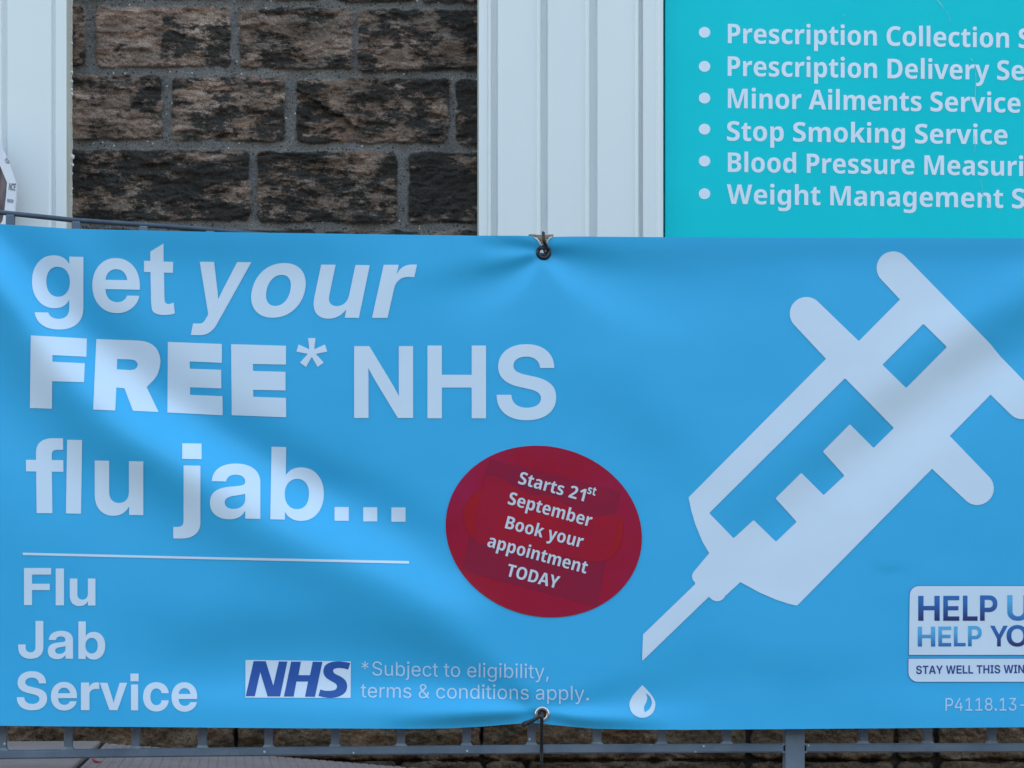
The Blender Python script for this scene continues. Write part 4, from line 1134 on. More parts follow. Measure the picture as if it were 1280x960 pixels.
# ================================================================ BANNER
# relief of the slack vinyl: soft folds; each fold is (path, half width, upward tilt) and the tilts add up down the sheet
FOLDS = [
    # long tension fold from the upper left corner
    ([(-200, 150), (-60, 265), (0, 328), (55, 395), (105, 452), (165, 508), (235, 548), (300, 585), (350, 622), (420, 662), (500, 704), (560, 742), (610, 780)],
     [14, 14, 15, 22, 24, 26, 27, 27, 28, 27, 24, 20, 18], [.24, .32, .42, .38, .42, .48, .50, .46, .42, .36, .28, .20, .0]),
    ([(-60, 200), (60, 325), (125, 402), (195, 462), (270, 520), (345, 562), (400, 588), (450, 605), (530, 650), (600, 700)], [18, 20, 22, 22, 22, 20, 18, 18, 18, 18], [-.05, -.14, -.20, -.18, -.20, -.24, -.22, -.10, -.06, 0]),
    ([(-60, 330), (0, 400), (40, 470), (110, 545), (185, 590), (250, 640), (330, 690), (430, 730), (540, 790), (600, 815)], [24, 24, 26, 26, 24, 26, 28, 28, 26, 22], [-.18, -.22, -.18, -.16, -.22, -.12, -.10, -.10, -.10, 0]),
    ([(-80, 520), (20, 580), (90, 640), (160, 690), (220, 720)], [40, 40, 40, 36, 30], [.06, .08, .08, .06, 0]),
    ([(190, 770), (240, 800), (320, 790), (420, 790), (520, 805), (600, 835), (655, 872)], [26, 26, 26, 26, 22, 16, 8], [-.04, -.12, -.14, -.12, -.14, -.20, -.20]),
    ([(150, 860), (260, 866), (400, 872), (520, 874), (600, 880), (655, 889)], [18, 16, 15, 13, 10, 5], [.05, .10, .15, .22, .30, .30]),
    ([(480, 905), (540, 903), (600, 899), (640, 895), (668, 890)], [6, 6, 6, 5, 3], [-.05, -.35, -.6, -.6, -.3]),
    ([(688, 896), (720, 903), (760, 906), (840, 907)], [4, 5, 6, 6], [-.4, -.55, -.4, 0]),
    ([(690, 888), (730, 890), (800, 890), (900, 888)], [6, 8, 12, 14], [.25, .25, .15, 0]),
    ([(690, 880), (740, 870), (800, 855), (900, 838)], [6, 12, 18, 22], [-.12, -.12, -.08, 0]),
    # pull at the top eyelet
    ([(500, 360), (560, 347), (620, 335), (664, 322)], [14, 12, 9, 5], [-.02, -.08, -.24, -.42]),
    ([(600, 300), (640, 302), (668, 308)], [6, 6, 4], [-.05, -.25, -.4]),
    ([(600, 318), (640, 318), (668, 314)], [8, 7, 4], [0, .16, .3]),
    ([(692, 312), (730, 316), (790, 326), (880, 340), (960, 345)], [5, 9, 14, 18, 20], [-.42, -.20, -.09, -.05, -.02]),
    ([(686, 326), (706, 345), (740, 366), (800, 395), (880, 415)], [4, 9, 14, 20, 24], [.30, .16, .10, .06, .02]),
    ([(672, 326), (650, 352), (610, 380), (540, 400)], [4, 9, 14, 20], [.22, .11, .05, 0]),
    # diagonal trough at the right
    ([(1420, 330), (1300, 388), (1230, 428), (1150, 480), (1075, 540), (1000, 600), (930, 650), (860, 710)], [24, 24, 22, 22, 22, 22, 22, 20], [-.17, -.17, -.16, -.13, -.12, -.10, -.06, 0]),
    ([(1420, 300), (1300, 345), (1230, 375), (1150, 420), (1050, 470)], [20, 20, 20, 22, 24], [.09, .08, .06, .04, 0]),
    ([(1420, 400), (1300, 450), (1200, 510), (1100, 590), (1000, 660)], [26, 26, 26, 26, 26], [.06, .06, .06, .05, 0]),
    ([(740, 310), (900, 312), (1100, 310), (1400, 308)], [16, 16, 14, 14], [-.05, -.08, -.08, -.08]),
    ([(150, 300), (350, 315), (500, 320)], [22, 24, 20], [-.14, -.12, 0]),
    ([(690, 460), (760, 500), (840, 560), (900, 620)], [24, 26, 26, 24], [.0, -.06, -.06, 0]),
    ([(1085, 705), (1110, 712), (1140, 708)], [4, 4, 4], [0, -.08, 0]),
    ([(1000, 860), (1150, 872), (1400, 868)], [16, 16, 16], [0, .05, .06]),
    ([(780, 800), (900, 830), (1020, 840), (1120, 820)], [24, 24, 24, 24], [0, -.06, -.06, 0]),
]
S_B = Y_BANNER / F_PX
TU, TV = np.arange(-260, 1620.1, 2.0), np.arange(270, 925.1, 2.0)
gu, gv = np.meshgrid(TU, TV)
tilt = np.zeros_like(gu)
for path, wid, amp in FOLDS:
    path = np.array(path, float)
    best = np.full(gu.shape, 1e9); A = np.zeros_like(gu); Wd = np.ones_like(gu)
    for k in range(len(path) - 1):
        p, q = path[k], path[k + 1]
        d = q - p
        t = np.clip(((gu - p[0]) * d[0] + (gv - p[1]) * d[1]) / (d @ d), 0, 1)
        ds = np.hypot(gu - p[0] - t * d[0], gv - p[1] - t * d[1])
        s = ds < best
        best[s] = ds[s]
        A[s] = (amp[k] + (amp[k + 1] - amp[k]) * t)[s]
        Wd[s] = (wid[k] + (wid[k + 1] - wid[k]) * t)[s]
    tilt += 1.9 * A * np.exp(-0.5 * (best / Wd) ** 2)
tilt += 0.030 * fbm(gu / 130, gv / 110, 51, 3) + 0.022 * fbm(gu / 34, gv / 26, 57, 3) + 0.016 * fbm(gu / 90 + gv / 60, gv / 15, 63, 3)


def blur(a, r, ax):
    k = np.exp(-0.5 * (np.arange(-3 * r, 3 * r + 1) / r) ** 2); k /= k.sum()
    pad = [(0, 0), (0, 0)]; pad[ax] = (3 * r, 3 * r)
    return np.apply_along_axis(lambda m: np.convolve(m, k, 'valid'), ax, np.pad(a, pad, 'edge'))


# the sheet whose slope down the cloth comes closest to those tilts while it stays taut from side to side
pad = 240
tp = np.pad(tilt - tilt.mean(), ((pad, pad), (pad, pad)), 'edge')
win = lambda n, L: np.minimum(1, np.minimum(np.arange(n), np.arange(n)[::-1]) / L)
tp = tp * win(tp.shape[0], pad)[:, None] * win(tp.shape[1], pad)[None]
kv = np.fft.fftfreq(tp.shape[0], 2.0 * S_B)[:, None] * 2 * math.pi
ku = np.fft.fftfreq(tp.shape[1], 2.0 * S_B)[None] * 2 * math.pi
den = kv ** 2 + 0.12 * ku ** 2 + 60.0
DT = np.real(np.fft.ifft2(np.fft.fft2(tp) * (-1j * kv) / den))[pad:-pad, pad:-pad]
DT = DT - DT.mean()
DT = blur(DT, 1, 1)
print('banner relief mm', DT.min() * 1000, DT.max() * 1000)
DU, DV = np.gradient(DT, 2.0, axis=1) / S_B, np.gradient(DT, 2.0, axis=0) / S_B


def lookup(tab, u, v):
    x = np.clip((np.asarray(u, float) - TU[0]) / 2.0, 0, len(TU) - 1.001)
    y = np.clip((np.asarray(v, float) - TV[0]) / 2.0, 0, len(TV) - 1.001)
    i, j = x.astype(int), y.astype(int)
    fx, fy = x - i, y - j
    return tab[j, i] * (1 - fx) * (1 - fy) + tab[j, i + 1] * fx * (1 - fy) + tab[j + 1, i] * (1 - fx) * fy + tab[j + 1, i + 1] * fx * fy


def on_banner(u, v, lift=0.0):
    pos = W(u, v, Y_BANNER - lookup(DT, u, v) - lift)
    n = np.stack([-lookup(DU, u, v), -np.ones(len(pos)), lookup(DV, u, v)], 1)
    return pos, n / np.linalg.norm(n, axis=1)[:, None]


banner = thing('vinyl_banner', P(640, 911, Y_BANNER), 'sky-blue vinyl banner with white flu jab wording and large syringe, tied to railing', 'banner')
BU = np.unique(np.concatenate([np.arange(-215, 650, 4.0), np.arange(650, 712, 1.0), np.arange(712, 1560, 4.0)]))
top_e = np.interp(BU, [-215, 0, 90, 270, 598, 650, 664, 668, 672, 675, 678, 682, 685, 688, 692, 720, 830, 1280, 1560], [268, 280, 286, 290, 294.6, 294.6, 295, 296.5, 300, 305, 307.5, 306.5, 301.5, 297.5, 296, 295.6, 296.4, 298, 299])
bot_e = np.interp(BU, [-215, 0, 360, 520, 560, 600, 640, 662, 672, 690, 715, 745, 800, 860, 1000, 1280, 1560], [905.5, 907.2, 910.3, 911, 910.4, 908.4, 905, 903.4, 904, 906, 908.5, 911, 912, 912.2, 911.2, 909, 907])
NT = 156
tt = np.linspace(0, 1, NT)
bu = np.repeat(BU[None], NT, 0)
bv = top_e[None] + tt[:, None] * (bot_e - top_e)[None]
pos, nor = on_banner(bu.ravel(), bv.ravel())
idx = np.arange(bu.size).reshape(NT, len(BU))
fs = np.stack([idx[:-1, :-1], idx[1:, :-1], idx[1:, 1:], idx[:-1, 1:]], -1).reshape(-1, 4)
cu, cv = bu.ravel()[fs].mean(1), bv.ravel()[fs].mean(1)
EYELETS = [(679.6, 315.6), (677.6, 892.2)]
keep = np.ones(len(fs), bool)
for eu, ev in EYELETS: keep &= np.hypot(cu - eu, cv - ev) > 6.2
sheet = obj('sheet', pos, fs[keep], M['blue_vinyl'], banner, True, nor)


def sheet_print(name, contours, m, lift=0.0004, step=4.0, parent=None, label=None):
    v, f = mesh_of(contours, step)
    pos, nor = on_banner(v[:, 0], v[:, 1], lift + 0.0004)
    o = obj(name, pos, front(pos, f), m, parent or banner, True, nor)
    if label: tag(o, label)
    return o


A = np.array
def smooth_closed(knots, n=8):
    """Catmull-Rom through points; a third value 1 keeps that corner sharp."""
    K = [A(k[:2], float) for k in knots]; sharp = [len(k) > 2 and k[2] for k in knots]
    N = len(K); out = []
    for i in range(N):
        b, c = K[i], K[(i + 1) % N]
        a = K[i - 1] if not sharp[i] else b - (c - b)
        d = K[(i + 2) % N] if not sharp[(i + 1) % N] else c + (c - b)
        if sharp[i] and sharp[(i + 1) % N]: out.append(b); continue
        for k in range(n):
            t = k / n
            out.append(0.5 * ((2 * b) + (c - a) * t + (2 * a - 5 * b + 4 * c - d) * t * t + (3 * b - a - 3 * c + d) * t ** 3))
    return A(out)


def ccw(c, pos=True):
    c = A(c, float)
    s = np.sum(c[:, 0] * np.roll(c[:, 1], -1) - np.roll(c[:, 0], -1) * c[:, 1]) > 0
    return c if s == pos else c[::-1]


t_get = A([(727, 87), (727, 167), (770, 168), (769, 217), (729, 216), (731, 325), (732, 340), (736, 351), (744, 355.5), (755, 355), (772, 349), (777, 397), (762, 402), (740, 404.5), (715, 404), (696, 400), (682, 392), (675, 379), (672, 355), (671, 330), (669, 214), (640, 213), (640, 163), (668, 164), (668, 122)]) / 3.5556 + A([0, 280])
SL = 0.21
sheet_print('lettering', glyph('g', 'B', 40.0, 104.3, 319.2, 411.9, .02) + glyph('e', 'B', 115.4, 174.8, 322.6, 391.4, .02) + [t_get], M['white_print'], label='white word get')
sheet_print('lettering', glyph('y', 'B', 238.5, 314.2, 327.4, 419.2, .01, SL) + glyph('o', 'B', 313.9, 382.2, 328.8, 397.2, 0, SL) + glyph('u', 'B', 392, 462.3, 331, 398.5, .01, SL) + glyph('r', 'B', 465, 521.4, 330.6, 397.4, .0, SL), M['white_print'], label='white slanted word your')
zf = lambda L: [tuple(A(k[:2], float) / 3.5556 + A([0, 280])) + tuple(k[2:]) for k in L]
F_ = A([k[:2] for k in zf([(137, 495), (386, 509), (384, 590), (233, 583), (233, 612), (377, 619), (373, 703), (232, 699), (231, 821), (133, 818)])])
E1 = A([k[:2] for k in zf([(746, 524), (986, 533), (986, 617), (843, 611), (844, 643), (983, 648), (984, 731), (845, 726), (845, 759), (989, 765), (990, 850), (744, 838)])])
E2 = A([k[:2] for k in zf([(1027, 534), (1271, 541), (1271, 625), (1124, 622), (1125, 653), (1269, 657), (1269, 740), (1125, 737), (1126, 768), (1271, 773), (1272, 859), (1030, 850)])])
R_ = smooth_closed(zf([(428, 511, 1), (600, 517, 1), (652, 524), (692, 549), (711, 590), (711, 632), (695, 678), (652, 725, 1), (705, 836, 1), (591, 830, 1), (553, 730, 1), (517, 727, 1), (512, 829, 1), (414, 825, 1)]), 6)
Rh = smooth_closed(zf([(521, 600, 1), (578, 602, 1), (601, 607), (612, 626), (601, 644), (580, 649, 1), (519, 646, 1)]), 6)
sheet_print('lettering', [ccw(F_), ccw(R_), ccw(Rh, False), ccw(E1), ccw(E2)], M['white_print'], label='heavy white word FREE')
ast = []
for k in range(5):
    a = math.radians(90 + 72 * k)
    dx, dy = math.cos(a), -math.sin(a)
    px, py = -dy, dx
    c0 = (389.8, 440.8)
    L1 = 18.2 if k == 0 else 18.8
    ast.append(A([(c0[0] + px * 2.6, c0[1] + py * 2.6), (c0[0] + dx * L1 + px * 4.7, c0[1] + dy * L1 + py * 4.7), (c0[0] + dx * L1 - px * 4.7, c0[1] + dy * L1 - py * 4.7), (c0[0] - px * 2.6, c0[1] - py * 2.6)]))
ast.append(A([(c0[0] + 4 * math.cos(a), c0[1] + 4 * math.sin(a)) for a in np.linspace(0, 2 * math.pi, 10, endpoint=False)])[::-1])
sheet_print('asterisk', [c if np.sum(c[:, 0] * np.roll(c[:, 1], -1) - np.roll(c[:, 0], -1) * c[:, 1]) > 0 else c[::-1] for c in ast], M['white_print'])
sheet_print('lettering', glyph('N', 'B', 442.7, 516.4, 432.6, 522.5) + glyph('H', 'B', 534.3, 607.6, 431.9, 522.9) + glyph('S', 'B', 620.8, 695.2, 430.2, 525.3), M['white_print'], label='white capitals beside the word FREE')
sheet_print('lettering', glyph('f', 'B', 32.6, 79.3, 547.6, 641.5, .01, lean=-1.0) + glyph('l', 'B', 83.2, 102, 549.8, 642, .02, lean=1.5) + glyph('u', 'B', 118.4, 179.2, 576.2, 644.9, .02) +
            glyph('j', 'B', 216.6, 252, 554.2, 673.3, .015) + glyph('a', 'B', 262.4, 325.4, 579.4, 649.2, .02) + glyph('b', 'B', 338.6, 405, 558.9, 651.1, .015, lean=1.5) +
            [A([(x0, y0), (x1, y0), (x1, y1), (x0, y1)]) for x0, x1, y0, y1 in ((418.2, 436, 633.8, 651), (454, 471.6, 634, 651.8), (489.2, 507, 634.2, 652.2))], M['white_print'], label='white words flu jab with three dots')
sheet_print('rule_line', [A([(28.4, 690.8), (270, 696.5), (511, 701.3), (511.6, 702.8), (511, 704.6), (270, 699.4), (28.4, 693.8)])], M['white_print'])
sheet_print('lettering', glyph('F', 'B', 30, 63.9, 710, 756.4) + glyph('l', 'B', 69.6, 80, 710.6, 756.7) + glyph('u', 'B', 87.2, 119.3, 723.2, 757.6), M['white_print'], label='smaller white word Flu')
sheet_print('lettering', glyph('J', 'B', 22.8, 54.2, 776.2, 823.5) + glyph('a', 'B', 59.8, 91.3, 788.5, 824) + glyph('b', 'B', 98, 131.5, 776.8, 824.4), M['white_print'], label='smaller white word Jab')
sheet_print('lettering', glyph('S', 'B', 21, 58.9, 839, 887.9) + glyph('e', 'B', 63.6, 96.2, 852.4, 888.2) + glyph('r', 'B', 101.2, 124, 853, 887.7) + glyph('v', 'B', 124.8, 159, 853.5, 887.7) + glyph('i', 'B', 163, 173.3, 841.9, 888) + glyph('c', 'B', 178.8, 210.9, 852.7, 889.4) + glyph('e', 'B', 214.4, 246.5, 852.8, 889.7), M['white_print'], label='smaller white word Service')
sheet_print('lettering', line('*Subject to eligibility,', 'R', 451.6, 685.8, 844.2, 848.2, 17.6), M['fine_print'], step=5, label='small white note above the bottom eyelet, first line')
sheet_print('lettering', line('terms & conditions apply.', 'R', 450.9, 736.0, 871.8, 875.4, 17.6), M['fine_print'], step=5, label='small white note above the bottom eyelet, second line')
sheet_print('lettering', line('P4118.13-', 'R', 1181.8, 1281.4, 888.4, 888.2, 15.8), M['fine_print'], step=5, label='small white print code at the lower right')

# blue italic logo in its white box
z2 = lambda L: A(L, float) / 8.5333 + A([300, 815])
lb = sheet_print('logo_panel', [z2([(58, 85), (620, 92), (1183, 101), (1180, 490), (620, 489), (57, 487)])], M['white_print'], 0.0004, 5, label='white box with slanted blue capitals')
N_ = z2([(145, 97), (274, 97), (355, 358), (415, 100), (505, 101), (428, 474), (294, 474), (216, 214), (158, 472), (61, 471)])
H_ = z2([(546, 102), (650, 103), (624, 246), (747, 247), (776, 103), (879, 104), (800, 478), (693, 477), (726, 315), (602, 315), (572, 476), (468, 475)])


S_ = smooth_closed([z2([k[:2]])[0].tolist() + list(k[2:]) for k in [(1177, 118, 1), (1153, 188, 1), (1110, 176), (1050, 170), (1003, 182), (994, 208), (1020, 236), (1075, 262), (1125, 305), (1143, 365), (1122, 430), (1060, 472), (980, 488), (900, 483), (836, 468, 1), (857, 399, 1), (905, 412), (965, 413), (1015, 402), (1034, 372), (1020, 338), (965, 305), (915, 270), (889, 215), (905, 150), (960, 112), (1040, 100), (1120, 106)]])
sheet_print('lettering', [N_, H_, S_], M['logo_blue'], 0.0007, 5, lb)

# syringe and droplet
def arc(cu, cv, r, a0, a1, n=14):
    return [(cu + r * math.cos(math.radians(a)), cv + r * math.sin(math.radians(a))) for a in np.linspace(a0, a1, n)]


outer = (arc(1116.5, 335, 20.8, 135, 315, 18) + [(1172, 362), (1226.7, 418.3), (1238, 430), (1250, 445), (1280, 476)] + arc(1278, 503, 21, -46, 135, 18)
         + [(1238.3, 493.3), (1187.3, 545)] + arc(1221.5, 610.5, 20.8, -45, 132, 18) + [(1165, 586), (998, 755.5), (995.5, 757), (985, 754.5), (970, 749.5), (950, 741), (925.4, 727.6), (906, 745.5)]
         + arc(896.5, 741, 10.6, 30, 128, 8) + [(886, 746), (803.6, 825.6), (802.6, 825), (803.8, 793.2), (869, 730.2)] + arc(874.5, 720.5, 9.4, 128, 218, 8) + [(886.5, 691.5), (878, 677), (869, 655), (864, 638), (860.7, 621.8), (1032.5, 448.6)]
         + arc(1008, 392, 20.8, 140, 318, 18) + [(1073.5, 426.4), (1125, 374.4)])
hole1 = [(1154.3, 404.7), (1183.7, 433.8), (1132.7, 485), (1103, 456)]
hole2 = [(1056.3, 472.7), (1117.3, 535), (1092, 560), (1062.3, 530.3), (1028.5, 564.4), (1055.6, 594.6), (1029.6, 619), (1001.6, 591), (969.3, 623), (995.9, 652.3), (970, 677.2), (942, 650), (917, 672.9), (886.5, 641.4)]


def round_corners(c, r=1.6):
    c = A(c, float); out = []
    for i in range(len(c)):
        p, q, s = c[i - 1], c[i], c[(i + 1) % len(c)]
        a, b = (p - q), (s - q)
        la, lb_ = np.hypot(*a), np.hypot(*b)
        rr = min(r, la / 3, lb_ / 3)
        A0, B0 = q + a / la * rr, q + b / lb_ * rr
        for t in (0, .33, .67, 1): out.append((1 - t) ** 2 * A0 + 2 * t * (1 - t) * q + t * t * B0)
    return A(out)


sheet_print('syringe_emblem', [ccw(outer), ccw(round_corners(hole1), False), ccw(round_corners(hole2), False)], M['white_print'], 0.0004, 6)
drop = smooth_closed([(802.9, 856.4, 1), (808, 861.5), (815.5, 870.5), (819.2, 880), (816.5, 890), (810, 895.6), (803, 897.2), (796, 895.6), (789.5, 890), (786.8, 880), (790.4, 870.5), (798, 861.5)])
cres = smooth_closed([(807, 866.4, 1), (812.5, 871), (814.8, 878.5), (812, 886), (806, 890.6, 1), (805, 884), (808, 877.5), (809, 872)])
sheet_print('droplet_emblem', [ccw(drop), ccw(cres, False)], M['white_print'], 0.0004, 5)

# slogan box at the right
def rrect(x0, x1, y0, y1, r, corners):
    pts = []
    for (cx, cy, a0, k) in ((x1 - r, y0 + r, -90, 1), (x1 - r, y1 - r, 0, 2), (x0 + r, y1 - r, 90, 3), (x0 + r, y0 + r, 180, 0)):
        if k in corners: pts += arc(cx, cy, r, a0, a0 + 90, 8)
        else: pts.append({0: (x0, y0), 1: (x1, y0), 2: (x1, y1), 3: (x0, y1)}[k])
    return A(pts)


def skewx(c, k, y0): return np.stack([c[:, 0] + (y0 - c[:, 1]) * k, c[:, 1]], 1)


sp1 = sheet_print('slogan_panel', [skewx(rrect(1135.5, 1402, 731.6, 819.4, 12, (0, 1)), 0.012, 819)], M['outline_print'], 0.0003, 6, label='upper white slogan box with rounded top corners')
sheet_print('panel_face', [skewx(rrect(1136.2, 1401, 732.5, 818.6, 11.5, (0, 1)), 0.012, 819)], M['white_print'], 0.0006, 6, sp1)
HB = lambda ch, x0, x1, y0, y1: glyph(ch, 'B', x0, x1, y0, y1)
zz = lambda x: x / 6.86 + 1130
zv = lambda y: y / 6.86 + 720
sheet_print('lettering', HB('H', zz(122), zz(306), zv(170), zv(384)) + HB('E', zz(337), zz(474), zv(170), zv(384)) + HB('L', zz(505), zz(631), zv(168), zv(384)) + HB('P', zz(652), zz(801), zv(166), zv(384)), M['dark_grade'], 0.0009, 5, sp1, 'navy word HELP')
sheet_print('lettering', HB('U', zz(886), zz(1068), zv(164), zv(384)) + HB('S', zz(1094), zz(1225), zv(160), zv(384)), M['light_grade'], 0.0009, 5, sp1, 'light blue word US')
sheet_print('lettering', HB('H', zz(118), zz(268), zv(434), zv(605)) + HB('E', zz(295), zz(405), zv(433), zv(604)) + HB('L', zz(428), zz(529), zv(432), zv(603)) + HB('P', zz(549), zz(667), zv(428), zv(603)), M['light_grade'], 0.0009, 5, sp1, 'light blue word HELP')
sheet_print('lettering', HB('Y', zz(738), zz(890), zv(426), zv(604)) + HB('O', zz(880), zz(1064), zv(420), zv(606)) + HB('U', zz(1090), zz(1230), zv(424), zv(606)), M['dark_grade'], 0.0009, 5, sp1, 'navy word YOU')
sp2 = sheet_print('slogan_panel', [rrect(1134.9, 1402, 822.6, 853.0, 12, (2, 3))], M['outline_print'], 0.0003, 6, label='lower white slogan box with rounded bottom corners')
sheet_print('panel_face', [rrect(1135.7, 1401, 823.4, 852.2, 11.5, (2, 3))], M['white_print'], 0.0006, 6, sp2)
sheet_print('lettering', line('STAY WELL THIS WINTER', 'B', zz(104), zz(1032), zv(841), zv(833), 10.4, fit='STAY WELL THIS WIN', track=18), M['navy_print'], 0.0009, 5, sp2)

# eyelets
for k, (eu, ev) in enumerate(EYELETS):
    bm = bmesh.new()
    c, nrm = on_banner(A([eu]), A([ev]), 0.0002)
    s = S_B
    if k == 0: prof = [(4.6 * s, 0.0015), (4.6 * s, -0.0015), (5.4 * s, -0.003), (7.4 * s, -0.0036), (9.0 * s, -0.0026), (9.8 * s, -0.0002), (9.8 * s, 0.0015)]
    else: prof = [(4.9 * s, 0.0015), (4.9 * s, -0.001), (5.5 * s, -0.0024), (7.2 * s, -0.0034), (8.8 * s, -0.0028), (9.9 * s, -0.0003), (9.9 * s, 0.0015)]
    add_ring(bm, c[0], 0, prof)
    o = obj_bm('eyelet', bm, M['eyelet_shaded'] if k == 0 else M['eyelet_steel'], banner, True)
    tag(o, 'eyelet in the top edge, shade painted into its dark metal' if k == 0 else 'bright steel eyelet in the bottom edge')
# torn hem threads in the notch over the top eyelet
bm = bmesh.new()
rs = random.Random(3)
for side, pth in ((0, [(667.5, 296.5), (671.5, 299.8), (674.8, 304.5), (677.5, 307.5)]), (1, [(690, 296.2), (686.4, 298.6), (684.0, 302.4), (682.4, 306)])):
    pts = [on_banner(A([q[0]]), A([q[1]]), 0.0006)[0][0] for q in pth]
    add_tube(bm, bez(pts, 5), [0.0004 + 0.0007 * rs.random() for _ in range(16)], 6)
    for _ in range(9):
        q = bez([Vector((*p, 0)) for p in pth], 5)[rs.randrange(3, 15)]
        a = Vector(on_banner(A([q.x]), A([q.y]), 0.0006)[0][0])
        b = Vector(on_banner(A([q.x + rs.uniform(0.8, 2.6) * (1 if side == 0 else -1)]), A([q.y - rs.uniform(-0.6, 1.8)]), 0.001)[0][0])
        add_tube(bm, [a, (a + b) / 2 + Vector((0, -0.0004, 0)), b], 0.00035, 5)
obj_bm('torn_hem', bm, M['white_thread'], banner, True)

# ---- brown scrap behind the notch
bm = bmesh.new()
rs = random.Random(5)
topl = [(660.6, 293.2), (664, 292.6), (668, 292.8), (672, 293.2), (677, 293.6), (682, 293.6), (686, 293.4), (691.8, 292.8)]
botl = [(691.6, 295.2), (688, 296.6), (685, 299.5), (683.6, 303), (682.5, 309), (677, 310), (675.6, 305), (674.4, 300.5), (671.5, 296.8), (667, 295.6), (661.2, 294.9)]
loop = topl + botl
for y in (0.004, 0.0065): pass
fv = [bm.verts.new(P(u, v + rs.uniform(-.25, .25), Y_BANNER + 0.0045)) for u, v in loop]
bv_ = [bm.verts.new(q.co + Vector((0, 0.004, 0))) for q in fv]
bm.faces.new(fv); bm.faces.new(bv_[::-1])
for i in range(len(fv)): bm.faces.new([fv[i], bv_[i], bv_[(i + 1) % len(fv)], fv[(i + 1) % len(fv)]])
bmesh.ops.triangulate(bm, faces=[f for f in bm.faces if len(f.verts) > 4])
sc_o = obj_bm('brown_scrap', bm, M['frayed_brown'], loc=P(676, 308, Y_BANNER + 0.006))
tag(sc_o, 'ragged brown scrap wedged behind the torn notch in the banner top edge', 'scrap')

# ---- cable ties
Yb = Y_BANNER
tie1 = thing('cable_tie', P(679.6, 316, Yb), 'black cable tie through the dark eyelet at the banner top edge', 'cable tie', 'black cable ties holding the banner')
ce = Vector(on_banner(A([679.6]), A([315.6]))[0][0])
bm = bmesh.new()
add_tube(bm, bez([P(679.2, 290.4, Yb - 0.004), P(679.4, 296, Yb - 0.006), P(680.2, 302, Yb - 0.0065), P(682.8, 306.5, ce.y - 0.0065), P(685.0, 311, ce.y - 0.0055), P(684.4, 315, ce.y - 0.001), P(682, 316, ce.y + 0.008), P(680, 310, Y_RAIL - 0.004), P(679.4, 300, Y_RAIL + 0.004), P(679.2, 292, Y_RAIL - 0.012), P(679.2, 290.2, Yb + 0.004)], 8), 2.0 * S_B, 10, flat=0.45)
obj_bm('strap', bm, M['black_nylon'], tie1, True)
bm = bmesh.new()
add_bar(bm, P(671.5, 310.6, ce.y - 0.0030), P(684.5, 310.9, ce.y - 0.0030), 3.0 * S_B, 0.004, 0.0012)
obj_bm('buckle', bm, M['black_nylon'], tie1, True)
tie2 = thing('cable_tie', P(677.6, 892, Yb), 'black cable tie with a long hanging end through the steel eyelet at the banner bottom', 'cable tie', 'black cable ties holding the banner')
ce = Vector(on_banner(A([677.6]), A([892.2]))[0][0])
bm = bmesh.new()
add_tube(bm, bez([P(677.0, 891, ce.y + 0.012), P(677.2, 891.5, ce.y - 0.001), P(677.4, 894.5, ce.y - 0.0052), P(677.3, 900, ce.y - 0.0055), P(677.2, 912, Yb - 0.001), P(677.0, 935, Y_RAIL - 0.0155), P(676.9, 955, Y_RAIL - 0.014), P(677.4, 990, Y_RAIL - 0.006), P(677.0, 1030, Y_RAIL - 0.002)], 8), 2.05 * S_B, 10, flat=0.4)
obj_bm('strap', bm, M['black_nylon'], tie2, True)
bm = bmesh.new()
add_tube(bm, bez([P(677.4, 891.8, ce.y + 0.004), P(675.6, 894.4, ce.y - 0.0045), P(668, 899.6, ce.y - 0.0065), P(661, 902.8, ce.y - 0.0075), P(654, 905.6, ce.y - 0.009)], 8), [2.3 * S_B] * 17 + [2.6 * S_B] * 8 + [3.1 * S_B] * 8, 10, flat=0.6)
add_bar(bm, P(656.5, 903.4, ce.y - 0.0085), P(653.0, 908.0, ce.y - 0.0085), 6.2 * S_B, 0.006, 0.001)
obj_bm('buckle', bm, M['black_nylon'], tie2, True)

# ---- round sticker
sticker = thing('round_sticker', P(680, 771, Yb), 'round crimson sticker with slanted pale lettering on the banner, below the large white capitals', 'sticker')


def make_crimson():
    m, nt, b = new_mat('crimson_paper', (0.4, 0.007, 0.035), 0.4, 0.2)
    n = noise(nt, 7, 5, 0.6)
    c = ramp(nt, n.outputs[0], ((0.3, (0.37, 0.006, 0.018)), (0.5, (0.37, 0.008, 0.042)), (0.72, (0.35, 0.014, 0.085)))).outputs[0]
    nt.links.new(c, b.inputs['Base Color'])
    return m


M['crimson'] = make_crimson()
M['crimson_red'] = mottled('crimson_red', (0.42, 0.009, 0.016), (0.37, 0.009, 0.024), 12, 0.4, 0.2)
M['plum_label'] = mottled('plum_label', (0.27, 0.011, 0.045), (0.31, 0.012, 0.042), 14, 0.36, 0.2)
M['wine_label'] = mottled('wine_label', (0.42, 0.009, 0.026), (0.36, 0.009, 0.036), 10, 0.36, 0.2)
M['pale_type'] = vinyl('pale_type', (0.62, 0.66, 0.76), (0.66, 0.70, 0.78), 0.4)
th = np.linspace(0, 2 * math.pi, 96, endpoint=False)
Sx, Sy, Sxy = 122.7, 107.4, 1000.0
c_, s_ = np.cos(th), np.sin(th)
l11 = Sx; l21 = Sxy / Sx; l22 = math.sqrt(Sy ** 2 - l21 ** 2)
ell = np.stack([679.7 + l11 * c_, 664.4 + l21 * c_ + l22 * s_], 1)
sheet_print('disc', [ell], M['crimson'], 0.0006, 6, sticker)
sp_ = lambda L: A(L, float) / 3.84 + A([540, 540])
